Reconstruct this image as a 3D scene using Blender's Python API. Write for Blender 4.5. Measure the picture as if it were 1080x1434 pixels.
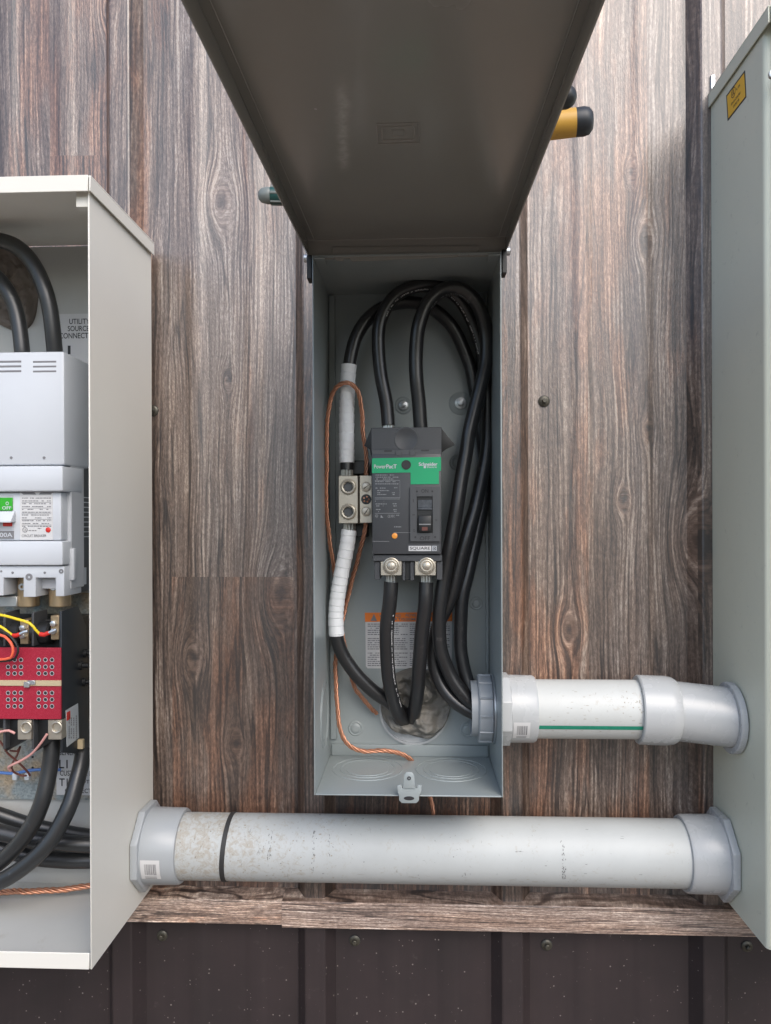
import bpy, bmesh, math, random
from mathutils import Vector, Matrix
random.seed(7)
R = math.radians
scene = bpy.context.scene
for o in list(bpy.data.objects):
    bpy.data.objects.remove(o)

# ------------------------------------------------------------------ camera
F, CX, CY, SH = 1050.0, 540.0, 717.0, 15.0
YAW, ROLL = math.atan(45/1050), R(0.2)
CAM = Vector((0, -1, 0))
fw = Vector((-math.sin(YAW), math.cos(YAW), 0)); rt0 = Vector((math.cos(YAW), math.sin(YAW), 0)); up0 = Vector((0, 0, 1))
RT = rt0*math.cos(ROLL) - up0*math.sin(ROLL); UP = up0*math.cos(ROLL) + rt0*math.sin(ROLL)
cd = bpy.data.cameras.new('camera'); cam = bpy.data.objects.new('camera', cd)
scene.collection.objects.link(cam); scene.camera = cam
cam.matrix_world = Matrix(((RT.x, UP.x, -fw.x, CAM.x), (RT.y, UP.y, -fw.y, CAM.y), (RT.z, UP.z, -fw.z, CAM.z), (0, 0, 0, 1)))
cd.sensor_fit = 'VERTICAL'; cd.sensor_height = 36.0; cd.lens = 36.0*F/1434.0
cd.shift_y = SH/1434.0; cd.clip_start = 0.02; cd.clip_end = 500

# ------------------------------------------------------------------ world, sun, exposure
SUN_EL, SUN_AZ = 42, -24
w = bpy.data.worlds.new('World'); scene.world = w; w.use_nodes = True
nt = w.node_tree; nt.nodes.clear()
sky = nt.nodes.new('ShaderNodeTexSky'); sky.sky_type = 'NISHITA'; sky.sun_disc = False
sky.sun_elevation = R(SUN_EL); sky.sun_rotation = R(180 + SUN_AZ)
sky.air_density = 1.0; sky.dust_density = 2.0; sky.ozone_density = 0.6
bg = nt.nodes.new('ShaderNodeBackground'); bg.inputs['Strength'].default_value = 0.15
wo = nt.nodes.new('ShaderNodeOutputWorld')
nt.links.new(sky.outputs[0], bg.inputs[0]); nt.links.new(bg.outputs[0], wo.inputs[0])
sl = bpy.data.lights.new('sun', 'SUN'); sl.energy = 0.85; sl.angle = R(42); sl.color = (1.0, 0.975, 0.94)
so = bpy.data.objects.new('sun', sl); scene.collection.objects.link(so)
so.rotation_euler = (R(90 - SUN_EL), 0, R(-SUN_AZ))
scene.view_settings.view_transform = 'Standard'; scene.view_settings.look = 'None'
scene.view_settings.gamma = 1.0; scene.view_settings.use_curve_mapping = False
scene.view_settings.exposure = 0.93

# ------------------------------------------------------------------ measuring helpers
def ray(px, py):
    return fw*F + RT*(px - CX) - UP*(py - CY - SH)
def at(px, py, y):            # the point of the plane Y = y
    d = ray(px, py); return CAM + d*((y - CAM.y)/d.y)
def atx(px, py, x):           # the point of the plane X = x
    d = ray(px, py); return CAM + d*((x - CAM.x)/d.x)
def atz(px, py, z):
    d = ray(px, py); return CAM + d*((z - CAM.z)/d.z)
def pts(lst):
    return [at(*p) for p in lst]

# ------------------------------------------------------------------ material helpers
MATS = {}
def new_mat(name):
    m = bpy.data.materials.new(name); m.use_nodes = True
    n = m.node_tree; b = n.nodes['Principled BSDF']; MATS[name] = m
    return m, n, b
def N(n, t, **kw):
    x = n.nodes.new(t)
    for k, v in kw.items(): setattr(x, k, v)
    return x
def val(n, op, a, b=None, c=None, clamp=False):
    x = n.nodes.new('ShaderNodeMath'); x.operation = op; x.use_clamp = clamp
    for i, s in enumerate((a, b, c)):
        if s is None: continue
        if hasattr(s, 'links'): n.links.new(s, x.inputs[i])
        else: x.inputs[i].default_value = s
    return x.outputs[0]
def mixc(n, f, a, b, mode='MIX'):
    x = n.nodes.new('ShaderNodeMix'); x.data_type = 'RGBA'; x.blend_type = mode
    for i, s in ((0, f), (6, a), (7, b)):
        if hasattr(s, 'links'): n.links.new(s, x.inputs[i])
        elif i == 0: x.inputs[0].default_value = s
        else: x.inputs[i].default_value = (*s, 1)
    return x.outputs[2]
def noise(n, vec, scale=1.0, detail=2.0, rough=0.5, dist=0.0):
    x = n.nodes.new('ShaderNodeTexNoise'); x.inputs['Scale'].default_value = scale
    x.inputs['Detail'].default_value = detail; x.inputs['Roughness'].default_value = rough; x.inputs['Distortion'].default_value = dist
    if vec is not None: n.links.new(vec, x.inputs['Vector'])
    return x.outputs['Fac']
def comb(n, x, y, z):
    c = n.nodes.new('ShaderNodeCombineXYZ')
    for i, s in enumerate((x, y, z)):
        if hasattr(s, 'links'): n.links.new(s, c.inputs[i])
        else: c.inputs[i].default_value = s
    return c.outputs[0]
def ramp(n, f, stops, interp='LINEAR'):
    r = n.nodes.new('ShaderNodeValToRGB'); r.color_ramp.interpolation = interp
    e = r.color_ramp.elements
    while len(e) < len(stops): e.new(0.5)
    for i, (p, c) in enumerate(stops):
        e[i].position = p
        e[i].color = (*c, 1) if isinstance(c, tuple) else (c, c, c, 1)
    n.links.new(f, r.inputs[0]); return r.outputs[0]
def sstep(n, f, a, b):
    x = n.nodes.new('ShaderNodeMapRange'); x.interpolation_type = 'SMOOTHSTEP'
    x.inputs[1].default_value = a; x.inputs[2].default_value = b
    n.links.new(f, x.inputs[0]); return x.outputs[0]
def bump(n, b, h, strength=0.3, dist=0.001):
    x = n.nodes.new('ShaderNodeBump'); x.inputs['Strength'].default_value = strength; x.inputs['Distance'].default_value = dist
    n.links.new(h, x.inputs['Height']); n.links.new(x.outputs[0], b.inputs['Normal'])

def simple(name, col, rough=0.5, metal=0.0, var=0.10, scale=30, fine=0.0, fscale=900, coat=0.0, dirt=None, dirt_amt=0.0, dirt_scale=60, bump_s=0.0, bump_scale=400, spec=0.5, rvar=0.03):
    m, n, b = new_mat(name)
    tc = N(n, 'ShaderNodeTexCoord'); v = tc.outputs['Object']
    a = noise(n, v, scale, 4, 0.6)
    k = val(n, 'MULTIPLY_ADD', a, 2*var, 1 - var)
    c = mixc(n, 1.0, col, comb(n, k, k, k), 'MULTIPLY')
    if fine:
        f = noise(n, v, fscale, 2, 0.6)
        kk = val(n, 'MULTIPLY_ADD', f, 2*fine, 1 - fine)
        c = mixc(n, 1.0, c, comb(n, kk, kk, kk), 'MULTIPLY')
    if dirt:
        d = noise(n, v, dirt_scale, 6, 0.68, 0.4)
        f = sstep(n, d, 0.60, 0.72); f = val(n, 'MULTIPLY', f, dirt_amt)
        c = mixc(n, f, c, dirt)
    n.links.new(c, b.inputs['Base Color'])
    rr = val(n, 'MULTIPLY_ADD', noise(n, v, scale*2.3, 3), 2*rvar, rough - rvar)
    n.links.new(rr, b.inputs['Roughness'])
    b.inputs['Metallic'].default_value = metal
    b.inputs['Specular IOR Level'].default_value = spec
    b.inputs['Coat Weight'].default_value = coat; b.inputs['Coat Roughness'].default_value = 0.15
    if bump_s: bump(n, b, noise(n, v, bump_scale, 3), bump_s)
    return m

# wood print, vertical boards.  knots: (x, z, size)
def wood(name, vertical=True, knots=(), cuts=None, breaks=None, tones=None, hues=None, gain=1.0, seed=0.0, fs=1.0, zs=1.0, kcrack=0.26):
    m, n, b = new_mat(name)
    tc = N(n, 'ShaderNodeTexCoord'); sp = N(n, 'ShaderNodeSeparateXYZ'); n.links.new(tc.outputs['Object'], sp.inputs[0])
    if vertical: X, Z = sp.outputs[0], val(n, 'SUBTRACT', sp.outputs[2], 1.3)   # the wall's origin is 1.3 m lower
    else: X, Z = sp.outputs[2], sp.outputs[0]
    # board index
    if cuts:
        u = val(n, 'MULTIPLY_ADD', X, 0.4, 0.5)
        ids = ramp(n, u, [(0, 0.0)] + [((c*0.4 + 0.5), (i + 1)/len(cuts)*0.9) for i, c in enumerate(cuts)], 'CONSTANT')
        bz = ramp(n, u, [(0, breaks[0])] + [((c*0.4 + 0.5), breaks[i + 1]) for i, c in enumerate(cuts)], 'CONSTANT')
        zz = val(n, 'MULTIPLY_ADD', Z, 0.4, 0.5)
        row = val(n, 'LESS_THAN', zz, bz)
        wn = N(n, 'ShaderNodeTexWhiteNoise', noise_dimensions='2D')
        n.links.new(comb(n, val(n, 'MULTIPLY_ADD', ids, 37.7, seed), val(n, 'MULTIPLY', row, 3.3), 0), wn.inputs['Vector'])
        rnd = wn.outputs['Value']; rc = N(n, 'ShaderNodeSeparateColor'); n.links.new(wn.outputs['Color'], rc.inputs[0])
        def table(vals):
            return ramp(n, u, [(0, vals[0])] + [((c*0.4 + 0.5), vals[i + 1]) for i, c in enumerate(cuts)], 'CONSTANT')
        rnd2 = val(n, 'SUBTRACT', table(tones), val(n, 'MULTIPLY', row, 0.42)); rnd3 = val(n, 'ADD', table(hues), val(n, 'MULTIPLY', row, 0.75))
    else:
        vn = N(n, 'ShaderNodeValue'); vn.outputs[0].default_value = 0.37 + seed; rnd = vn.outputs[0]
        vn = N(n, 'ShaderNodeValue'); vn.outputs[0].default_value = 0.55; rnd2 = vn.outputs[0]; vn = N(n, 'ShaderNodeValue'); vn.outputs[0].default_value = 0.0; rnd3 = vn.outputs[0]
    off = val(n, 'MULTIPLY', rnd, 40.0)
    # warp of the grain
    wz = noise(n, comb(n, val(n, 'MULTIPLY', X, 5.0*fs), off, val(n, 'MULTIPLY', Z, 1.5*zs)), 1.0, 3, 0.5)
    Xw = val(n, 'ADD', X, val(n, 'MULTIPLY', val(n, 'SUBTRACT', wz, 0.5), 0.050/fs))
    wz2 = noise(n, comb(n, val(n, 'MULTIPLY', X, 40.0*fs), off, val(n, 'MULTIPLY', Z, 22.0*zs)), 1.0, 3, 0.6)
    Xw = val(n, 'ADD', Xw, val(n, 'MULTIPLY', val(n, 'SUBTRACT', wz2, 0.5), 0.0018/fs))
    kd = None; kl = None; kr = None
    for (kx, kz, s) in knots:
        dx = val(n, 'SUBTRACT', X, kx); dz = val(n, 'SUBTRACT', Z, kz)
        q = val(n, 'ADD', val(n, 'POWER', val(n, 'ABSOLUTE', val(n, 'DIVIDE', dx, s)), 2.0), val(n, 'POWER', val(n, 'ABSOLUTE', val(n, 'DIVIDE', dz, s*2.2)), 2.0))
        g = val(n, 'EXPONENT', val(n, 'MULTIPLY', q, -1.0))
        Xw = val(n, 'SUBTRACT', Xw, val(n, 'MULTIPLY', val(n, 'MULTIPLY', dx, g), 1.15))
        Xw = val(n, 'ADD', Xw, val(n, 'MULTIPLY', g, s*0.35))
        q2 = val(n, 'ADD', val(n, 'POWER', val(n, 'ABSOLUTE', val(n, 'DIVIDE', dx, s*0.30)), 2.0), val(n, 'POWER', val(n, 'ABSOLUTE', val(n, 'DIVIDE', dz, s*0.42)), 2.0))
        g2 = val(n, 'EXPONENT', val(n, 'MULTIPLY', q2, -1.0))
        kd = g2 if kd is None else val(n, 'MAXIMUM', kd, g2)
        kl = g if kl is None else val(n, 'MAXIMUM', kl, g)
        rg = val(n, 'MULTIPLY', val(n, 'MULTIPLY', val(n, 'SINE', val(n, 'ADD', val(n, 'MULTIPLY', val(n, 'SQRT', q), 17.0*s/0.016), val(n, 'MULTIPLY', wz2, 9.0))), g), sstep(n, q, 0.0, 0.2))
        kr = rg if kr is None else val(n, 'ADD', kr, rg)
    def ng(fx, fz, det=2, rough=0.5, o=0.0):
        return noise(n, comb(n, val(n, 'MULTIPLY', Xw, fx*fs), val(n, 'ADD', off, o), val(n, 'MULTIPLY', Z, fz*zs)), 1.0, det, rough)
    broad = ng(15, 0.9, 3, 0.55); mid = ng(80, 3.2, 4, 0.65, 5.0); hue = ng(20, 3.0, 4, 0.65, 11.0)
    fine = sstep(n, ng(270, 5.5, 3, 0.65, 17.0), 0.30, 0.70)
    ringsrc = val(n, 'ADD', val(n, 'MULTIPLY', Xw, 1150.0*fs), val(n, 'MULTIPLY', ng(34, 2.2, 3, 0.55, 23.0), 16.0))
    rings = val(n, 'POWER', val(n, 'MULTIPLY_ADD', val(n, 'SINE', ringsrc), 0.5, 0.5), 0.5)
    mask = sstep(n, ng(13, 1.6, 2, 0.5, 29.0), 0.40, 0.54)
    micro = sstep(n, noise(n, comb(n, val(n, 'MULTIPLY', Xw, 520.0), off, val(n, 'MULTIPLY', Z, 150.0)), 1.0, 4, 0.8), 0.28, 0.72)
    patch = noise(n, comb(n, val(n, 'MULTIPLY', Xw, 24.0*fs), off, val(n, 'MULTIPLY', Z, 9.0*zs)), 1.0, 5, 0.7)
    crack_n = ng(30, 1.3, 3, 0.55, 31.0)
    crack = val(n, 'SUBTRACT', 1.0, sstep(n, val(n, 'ABSOLUTE', val(n, 'SUBTRACT', crack_n, 0.5)), 0.003, 0.020))
    cr2 = ng(70, 2.6, 3, 0.55, 41.0)
    crack2 = val(n, 'MULTIPLY', val(n, 'SUBTRACT', 1.0, sstep(n, val(n, 'ABSOLUTE', val(n, 'SUBTRACT', cr2, 0.47)), 0.004, 0.022)), sstep(n, patch, 0.40, 0.60))
    # tone
    t = val(n, 'ADD', val(n, 'MULTIPLY', broad, 0.50), val(n, 'MULTIPLY', mid, 0.26))
    t = val(n, 'ADD', t, val(n, 'MULTIPLY', patch, 0.52))
    t = val(n, 'ADD', t, val(n, 'MULTIPLY', val(n, 'SUBTRACT', fine, 0.5), 0.36))
    t = val(n, 'ADD', t, val(n, 'MULTIPLY', val(n, 'MULTIPLY', val(n, 'SUBTRACT', rings, 0.5), mask), 0.20))
    t = val(n, 'ADD', t, val(n, 'MULTIPLY', val(n, 'SUBTRACT', micro, 0.5), 0.34))
    t = val(n, 'ADD', t, val(n, 'MULTIPLY', val(n, 'SUBTRACT', rnd2, 0.5), 0.22))
    t = val(n, 'SUBTRACT', t, val(n, 'MULTIPLY', crack, kcrack))
    t = val(n, 'SUBTRACT', t, val(n, 'MULTIPLY', crack2, 0.20))
    if kd is not None:
        t = val(n, 'SUBTRACT', t, val(n, 'MULTIPLY', kd, 0.42)); t = val(n, 'ADD', t, val(n, 'MULTIPLY', kr, 0.065))
        t = val(n, 'ADD', t, val(n, 'MULTIPLY', kl, 0.06))
    g_ = gain
    col = ramp(n, t, [(0.26, (0.024*g_, 0.019*g_, 0.018*g_)), (0.50, (0.074*g_, 0.053*g_, 0.045*g_)), (0.68, (0.140*g_, 0.105*g_, 0.090*g_)), (0.84, (0.235*g_, 0.190*g_, 0.168*g_)), (1.0, (0.42*g_, 0.37*g_, 0.34*g_))])
    warm = mixc(n, 1.0, col, (1.34, 0.93, 0.70), 'MULTIPLY')
    cool = mixc(n, 1.0, col, (0.92, 1.0, 1.08), 'MULTIPLY')
    hf = sstep(n, val(n, 'ADD', hue, val(n, 'MULTIPLY', val(n, 'SUBTRACT', rnd3, 0.5), 0.16)), 0.52, 0.66)
    hc = sstep(n, val(n, 'ADD', hue, val(n, 'MULTIPLY', val(n, 'SUBTRACT', rnd3, 0.5), 0.16)), 0.50, 0.34)
    if kl is not None: hf = val(n, 'ADD', hf, val(n, 'MULTIPLY', kl, 0.35), clamp=True)
    col = mixc(n, val(n, 'MULTIPLY', hf, 0.75), col, warm)
    col = mixc(n, val(n, 'MULTIPLY', hc, 0.8), col, cool)
    col = mixc(n, 1.0, col, (1.07, 0.985, 0.88), 'MULTIPLY')
    n.links.new(col, b.inputs['Base Color'])
    n.links.new(val(n, 'MULTIPLY_ADD', t, -0.10, 0.40), b.inputs['Roughness'])
    b.inputs['IOR'].default_value = 1.80; b.inputs['Specular IOR Level'].default_value = 0.6
    bump(n, b, val(n, 'ADD', micro, val(n, 'ADD', fine, mid)), 0.25, 0.0006)
    return m

def plane_px(px, py): p = at(px, py, -0.002); return p.x, p.z
KN = [plane_px(310, 282) + (0.022,), plane_px(318, 532) + (0.010,), plane_px(268, 920) + (0.018,), plane_px(330, 1042) + (0.014,),
      plane_px(905, 335) + (0.016,), plane_px(884, 240) + (0.010,), plane_px(873, 700) + (0.011,), plane_px(978, 760) + (0.034,),
      plane_px(797, 882) + (0.015,), plane_px(908, 600) + (0.010,), plane_px(155, 8) + (0.018,), plane_px(392, 830) + (0.03,)]
cutpx = [62, 158, 232, 410, 446, 706, 737, 816, 903, 962, 1040]
cuts = [at(p, 732, -0.002).x for p in cutpx]
zb = 0.4*at(300, 808, -0.002).z + 0.5
breaks = [0.1, 0.7, 0.05, zb, 0.05, 0.62, 0.3, 0.1, 0.05, 0.05, 0.02, 0.6]
#        <62   158   232   410   446   706   737   816   903   962  1040
tones = [0.45, 0.60, 0.45, 0.72, 0.20, 0.30, 0.25, 0.50, 0.62, 0.72, 0.15, 0.65]
hues =  [0.75, 0.80, 0.45, 0.10, 0.35, 0.30, 0.60, 0.85, 0.80, 0.45, 0.40, 0.40]
WOOD = wood('wood_print', True, KN, cuts, breaks, tones, hues, 0.90, 3.0)
TRIM_A = wood('trim_print_pale', False, (), None, None, None, None, 2.7, 0.21, 3.0, 3.5, 0.34)
TRIM_B = wood('trim_print_grey', False, (), None, None, None, None, 2.4, 0.83, 2.4, 1.8, 0.34)

def brown_metal():
    m, n, b = new_mat('brown_painted_steel')
    tc = N(n, 'ShaderNodeTexCoord'); v = tc.outputs['Object']
    a = noise(n, v, 9, 3, 0.6)
    c = ramp(n, a, [(0.3, (0.026, 0.021, 0.022)), (0.7, (0.038, 0.028, 0.029))])
    vo = N(n, 'ShaderNodeTexVoronoi'); vo.inputs['Scale'].default_value = 230; n.links.new(v, vo.inputs['Vector'])
    sc = N(n, 'ShaderNodeSeparateColor'); n.links.new(vo.outputs['Color'], sc.inputs[0])
    rad = val(n, 'MULTIPLY_ADD', val(n, 'POWER', sc.outputs[1], 3.0), 0.16, 0.07)
    spot = val(n, 'MULTIPLY', val(n, 'LESS_THAN', vo.outputs['Distance'], rad), val(n, 'GREATER_THAN', val(n, 'ADD', sc.outputs[0], val(n, 'MULTIPLY', a, 0.5)), 1.06))
    c = mixc(n, val(n, 'MULTIPLY', spot, 0.52), c, (0.42, 0.38, 0.34))
    d = noise(n, v, 55, 6, 0.7); c = mixc(n, val(n, 'MULTIPLY', sstep(n, d, 0.60, 0.75), 0.25), c, (0.16, 0.14, 0.13))
    n.links.new(c, b.inputs['Base Color'])
    b.inputs['Roughness'].default_value = 0.36; b.inputs['Specular IOR Level'].default_value = 0.55
    wob = noise(n, comb(n, 0.0, 0.0, 0.0), 1)
    sp = N(n, 'ShaderNodeSeparateXYZ'); n.links.new(v, sp.inputs[0])
    wv = noise(n, comb(n, val(n, 'MULTIPLY', sp.outputs[0], 30.0), 0.0, val(n, 'MULTIPLY', sp.outputs[2], 1.5)), 1.0, 2)
    bump(n, b, wv, 0.5, 0.004)
    return m
BROWN = brown_metal()

def scuffed(name, col, rough, spots, spot_col, stain_col, green=False):
    m, n, b = new_mat(name)
    tc = N(n, 'ShaderNodeTexCoord'); v = tc.outputs['Object']
    sp = N(n, 'ShaderNodeSeparateXYZ'); n.links.new(v, sp.inputs[0])
    a = noise(n, v, 26, 4, 0.6); k = val(n, 'MULTIPLY_ADD', a, 0.16, 0.92)
    c = mixc(n, 1.0, col, comb(n, k, k, k), 'MULTIPLY')
    # dirt denser towards the left end of the pipe (x from xl to xr)
    xl, xr, lo, hi = spots
    mr = N(n, 'ShaderNodeMapRange'); mr.inputs[1].default_value = xl; mr.inputs[2].default_value = xr; mr.inputs[3].default_value = hi; mr.inputs[4].default_value = lo
    n.links.new(sp.outputs[0], mr.inputs[0]); dens = mr.outputs[0]
    st = noise(n, v, 130, 7, 0.78, 0.9); big = noise(n, v, 22, 3, 0.6)
    f = sstep(n, val(n, 'ADD', val(n, 'MULTIPLY_ADD', big, 0.30, st), val(n, 'MULTIPLY', val(n, 'POWER', dens, 2.0), 0.20)), 0.755, 0.90)
    c = mixc(n, val(n, 'MULTIPLY', f, 0.55), c, stain_col)
    lines = noise(n, comb(n, val(n, 'MULTIPLY', sp.outputs[0], 190.0), val(n, 'MULTIPLY', sp.outputs[1], 110.0), val(n, 'MULTIPLY', sp.outputs[2], 110.0)), 1.0, 6, 0.78, 1.4)
    f2 = sstep(n, val(n, 'ADD', val(n, 'MULTIPLY_ADD', big, 0.22, lines), val(n, 'MULTIPLY', dens, 0.07)), 0.785, 0.835)
    c = mixc(n, val(n, 'MULTIPLY', f2, 0.8), c, spot_col)
    n.links.new(c, b.inputs['Base Color'])
    n.links.new(val(n, 'MULTIPLY_ADD', st, 0.3, rough - 0.12), b.inputs['Roughness'])
    bump(n, b, st, 0.12, 0.0008)
    return m

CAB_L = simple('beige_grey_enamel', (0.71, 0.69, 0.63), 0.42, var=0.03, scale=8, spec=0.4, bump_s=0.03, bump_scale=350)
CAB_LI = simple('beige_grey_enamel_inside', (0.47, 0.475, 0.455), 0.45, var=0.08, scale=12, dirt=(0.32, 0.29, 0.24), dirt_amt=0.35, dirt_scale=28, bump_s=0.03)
CAB_R = simple('green_grey_enamel', (0.62, 0.635, 0.53), 0.38, var=0.035, scale=10, dirt=(0.22, 0.24, 0.21), dirt_amt=0.25, dirt_scale=90, bump_s=0.03)
BOXG = simple('blue_grey_enamel', (0.30, 0.335, 0.335), 0.36, var=0.05, scale=16, spec=0.5, dirt=(0.34, 0.36, 0.36), dirt_amt=0.25, dirt_scale=110, bump_s=0.10, bump_scale=260, coat=0.15)
def streaked(m):     # a pale light reflection painted into the colour of the lid's underside
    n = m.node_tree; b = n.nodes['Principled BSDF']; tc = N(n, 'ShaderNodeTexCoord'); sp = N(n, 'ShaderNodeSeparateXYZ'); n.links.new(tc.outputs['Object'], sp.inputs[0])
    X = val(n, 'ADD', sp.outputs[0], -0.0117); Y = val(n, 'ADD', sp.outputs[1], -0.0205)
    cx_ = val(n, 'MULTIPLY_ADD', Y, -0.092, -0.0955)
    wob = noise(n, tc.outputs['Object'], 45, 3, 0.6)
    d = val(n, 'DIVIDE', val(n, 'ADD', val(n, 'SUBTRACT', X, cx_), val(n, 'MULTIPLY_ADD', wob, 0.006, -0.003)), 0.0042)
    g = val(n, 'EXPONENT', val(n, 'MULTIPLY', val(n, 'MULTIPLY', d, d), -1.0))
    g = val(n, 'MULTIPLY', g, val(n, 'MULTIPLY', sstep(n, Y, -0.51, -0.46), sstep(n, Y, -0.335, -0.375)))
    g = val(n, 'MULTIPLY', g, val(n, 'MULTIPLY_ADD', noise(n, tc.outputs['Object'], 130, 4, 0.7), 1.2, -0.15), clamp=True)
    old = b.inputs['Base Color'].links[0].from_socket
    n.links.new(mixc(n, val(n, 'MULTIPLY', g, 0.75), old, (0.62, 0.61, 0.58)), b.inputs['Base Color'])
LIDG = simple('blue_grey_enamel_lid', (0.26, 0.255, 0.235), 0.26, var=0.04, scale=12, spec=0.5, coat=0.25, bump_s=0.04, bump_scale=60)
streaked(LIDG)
CABLE = simple('black_cable_rubber', (0.017, 0.017, 0.018), 0.33, var=0.2, scale=60, spec=0.7, dirt=(0.11, 0.10, 0.095), dirt_amt=0.5, dirt_scale=85, bump_s=0.10, bump_scale=180)
CABLE2 = simple('black_cable_matt', (0.020, 0.021, 0.022), 0.36, var=0.2, scale=60, spec=0.7, dirt=(0.12, 0.12, 0.12), dirt_amt=0.45, dirt_scale=75, bump_s=0.10, bump_scale=180)
TAPE = simple('white_tape', (0.84, 0.86, 0.87), 0.42, var=0.07, scale=90, dirt=(0.45, 0.45, 0.45), dirt_amt=0.3, dirt_scale=150, bump_s=0.15, bump_scale=220)
COPPER = simple('bare_copper', (0.55, 0.27, 0.17), 0.38, 0.72, var=0.45, scale=150, rvar=0.1)
PVC = scuffed('grey_conduit_scuffed', (0.455, 0.475, 0.47), 0.46, (-0.32, 0.05, 0.30, 1.0), (0.09, 0.08, 0.07), (0.33, 0.27, 0.19))
PVC2 = scuffed('grey_conduit_clean', (0.52, 0.535, 0.52), 0.44, (0.12, 0.3, 0.42, 0.42), (0.20, 0.17, 0.13), (0.42, 0.38, 0.32))
FIT = simple('grey_moulded_fitting', (0.35, 0.372, 0.388), 0.30, var=0.03, scale=25, spec=0.5, bump_s=0.03)
FIT2 = simple('pale_grey_moulded_fitting', (0.43, 0.445, 0.45), 0.27, var=0.03, scale=25, spec=0.5, bump_s=0.03)
BLK = simple('black_plastic', (0.014, 0.015, 0.016), 0.42, var=0.15, scale=60)
BLK2 = simple('black_moulding', (0.018, 0.022, 0.027), 0.45, var=0.12, scale=50)
CHAR = simple('charcoal_moulding', (0.058, 0.061, 0.066), 0.42, var=0.08, scale=60, fine=0.12, fscale=1500, bump_s=0.08, bump_scale=1400)
CHAR2 = simple('charcoal_moulding_raised', (0.072, 0.075, 0.080), 0.38, var=0.08, scale=60)
WHT = simple('white_moulding', (0.55, 0.58, 0.62), 0.36, var=0.02, scale=30)
WHT2 = simple('grey_white_moulding', (0.50, 0.52, 0.55), 0.42, var=0.04, scale=30)
LABEL = simple('white_label_paper', (0.60, 0.60, 0.60), 0.45, var=0.04, scale=60)
LABG = simple('silver_label', (0.50, 0.54, 0.57), 0.35, var=0.06, scale=60)
INK = simple('black_ink', (0.025, 0.025, 0.027), 0.5, var=0.05)
INKG = simple('grey_ink', (0.19, 0.19, 0.20), 0.5, var=0.1)
PRINTW = simple('white_ink', (0.55, 0.55, 0.55), 0.5, var=0.12, scale=400)
PRINTD = simple('pale_grey_ink', (0.24, 0.245, 0.25), 0.5, var=0.25, scale=700)
GREEN = simple('green_label', (0.008, 0.36, 0.15), 0.38, var=0.04)
GREEN2 = simple('bright_green_flag', (0.03, 0.36, 0.02), 0.35, var=0.04)
STRIPE = simple('green_print_stripe', (0.015, 0.24, 0.15), 0.4, var=0.25, scale=200)
ORANGE = simple('orange_print', (0.80, 0.20, 0.02), 0.42, var=0.05)
ORANGED = simple('orange_button', (0.86, 0.33, 0.05), 0.35, var=0.03)
YELLOW = simple('yellow_sticker', (0.82, 0.46, 0.02), 0.4, var=0.04)
YELW = simple('yellow_wire', (0.80, 0.60, 0.02), 0.35, var=0.05)
REDP = simple('red_terminal', (0.62, 0.03, 0.02), 0.4, var=0.1)
def fibre():
    m, n, b = new_mat('red_fibre_board'); tc = N(n, 'ShaderNodeTexCoord'); v = tc.outputs['Object']
    a = noise(n, v, 260, 3, 0.6, 3.0); f = val(n, 'SUBTRACT', 1.0, sstep(n, val(n, 'ABSOLUTE', val(n, 'SUBTRACT', a, 0.5)), 0.004, 0.035))
    c = mixc(n, val(n, 'MULTIPLY', f, 0.55), (0.31, 0.008, 0.028), (0.58, 0.07, 0.11)); n.links.new(c, b.inputs['Base Color']); b.inputs['Roughness'].default_value = 0.45
fibre(); REDG = MATS['red_fibre_board']
ORW = simple('orange_red_wire', (0.80, 0.13, 0.06), 0.35, var=0.05)
BRW = simple('brown_wire', (0.13, 0.045, 0.035), 0.4, var=0.1)
PKW = simple('pink_wire', (0.62, 0.32, 0.29), 0.4, var=0.1)
BLW = simple('blue_wire', (0.09, 0.20, 0.50), 0.4, var=0.1)
NICK = simple('nickel_lug', (0.50, 0.46, 0.385), 0.42, 0.75, var=0.10, scale=120, bump_s=0.06, bump_scale=500)
BRASS = simple('brass_bar', (0.50, 0.38, 0.24), 0.36, 0.8, var=0.15, scale=60)
BEIGE = simple('beige_strap', (0.50, 0.41, 0.26), 0.5, var=0.06)
ZINC = simple('zinc_plate', (0.55, 0.58, 0.60), 0.36, 0.8, var=0.15, scale=50)
STRANDM = simple('bare_strand', (0.62, 0.62, 0.58), 0.38, 0.8, var=0.2, scale=300)
PUTTY = simple('grey_putty', (0.20, 0.188, 0.165), 0.62, var=0.30, scale=38, fine=0.12, fscale=500, bump_s=0.5, bump_scale=55)
PUTTYB = simple('brown_putty', (0.15, 0.125, 0.105), 0.6, var=0.25, scale=40, bump_s=0.4, bump_scale=50)
SCREWM = simple('dark_bronze_screw', (0.075, 0.07, 0.055), 0.4, 0.45, var=0.2, scale=300)
RUBBER = simple('rubber_washer', (0.03, 0.03, 0.03), 0.6, var=0.2)
TEALP = simple('dark_teal_grip', (0.012, 0.06, 0.055), 0.3, var=0.2, scale=90)
TOOLG = simple('grey_tool_grip', (0.17, 0.19, 0.18), 0.35, var=0.15, scale=90)
YGRIP = simple('yellow_grip', (0.56, 0.31, 0.05), 0.40, var=0.14, scale=60, dirt=(0.30, 0.18, 0.05), dirt_amt=0.6, dirt_scale=110)
BLOCKER = simple('sky_blocker_grass', (0.055, 0.062, 0.034), 0.9, var=0.4, scale=2.5, fine=0.3, fscale=40)
EARTH = simple('bare_earth', (0.20, 0.155, 0.115), 0.9, var=0.3, scale=1.2, fine=0.2, fscale=30)

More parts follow.
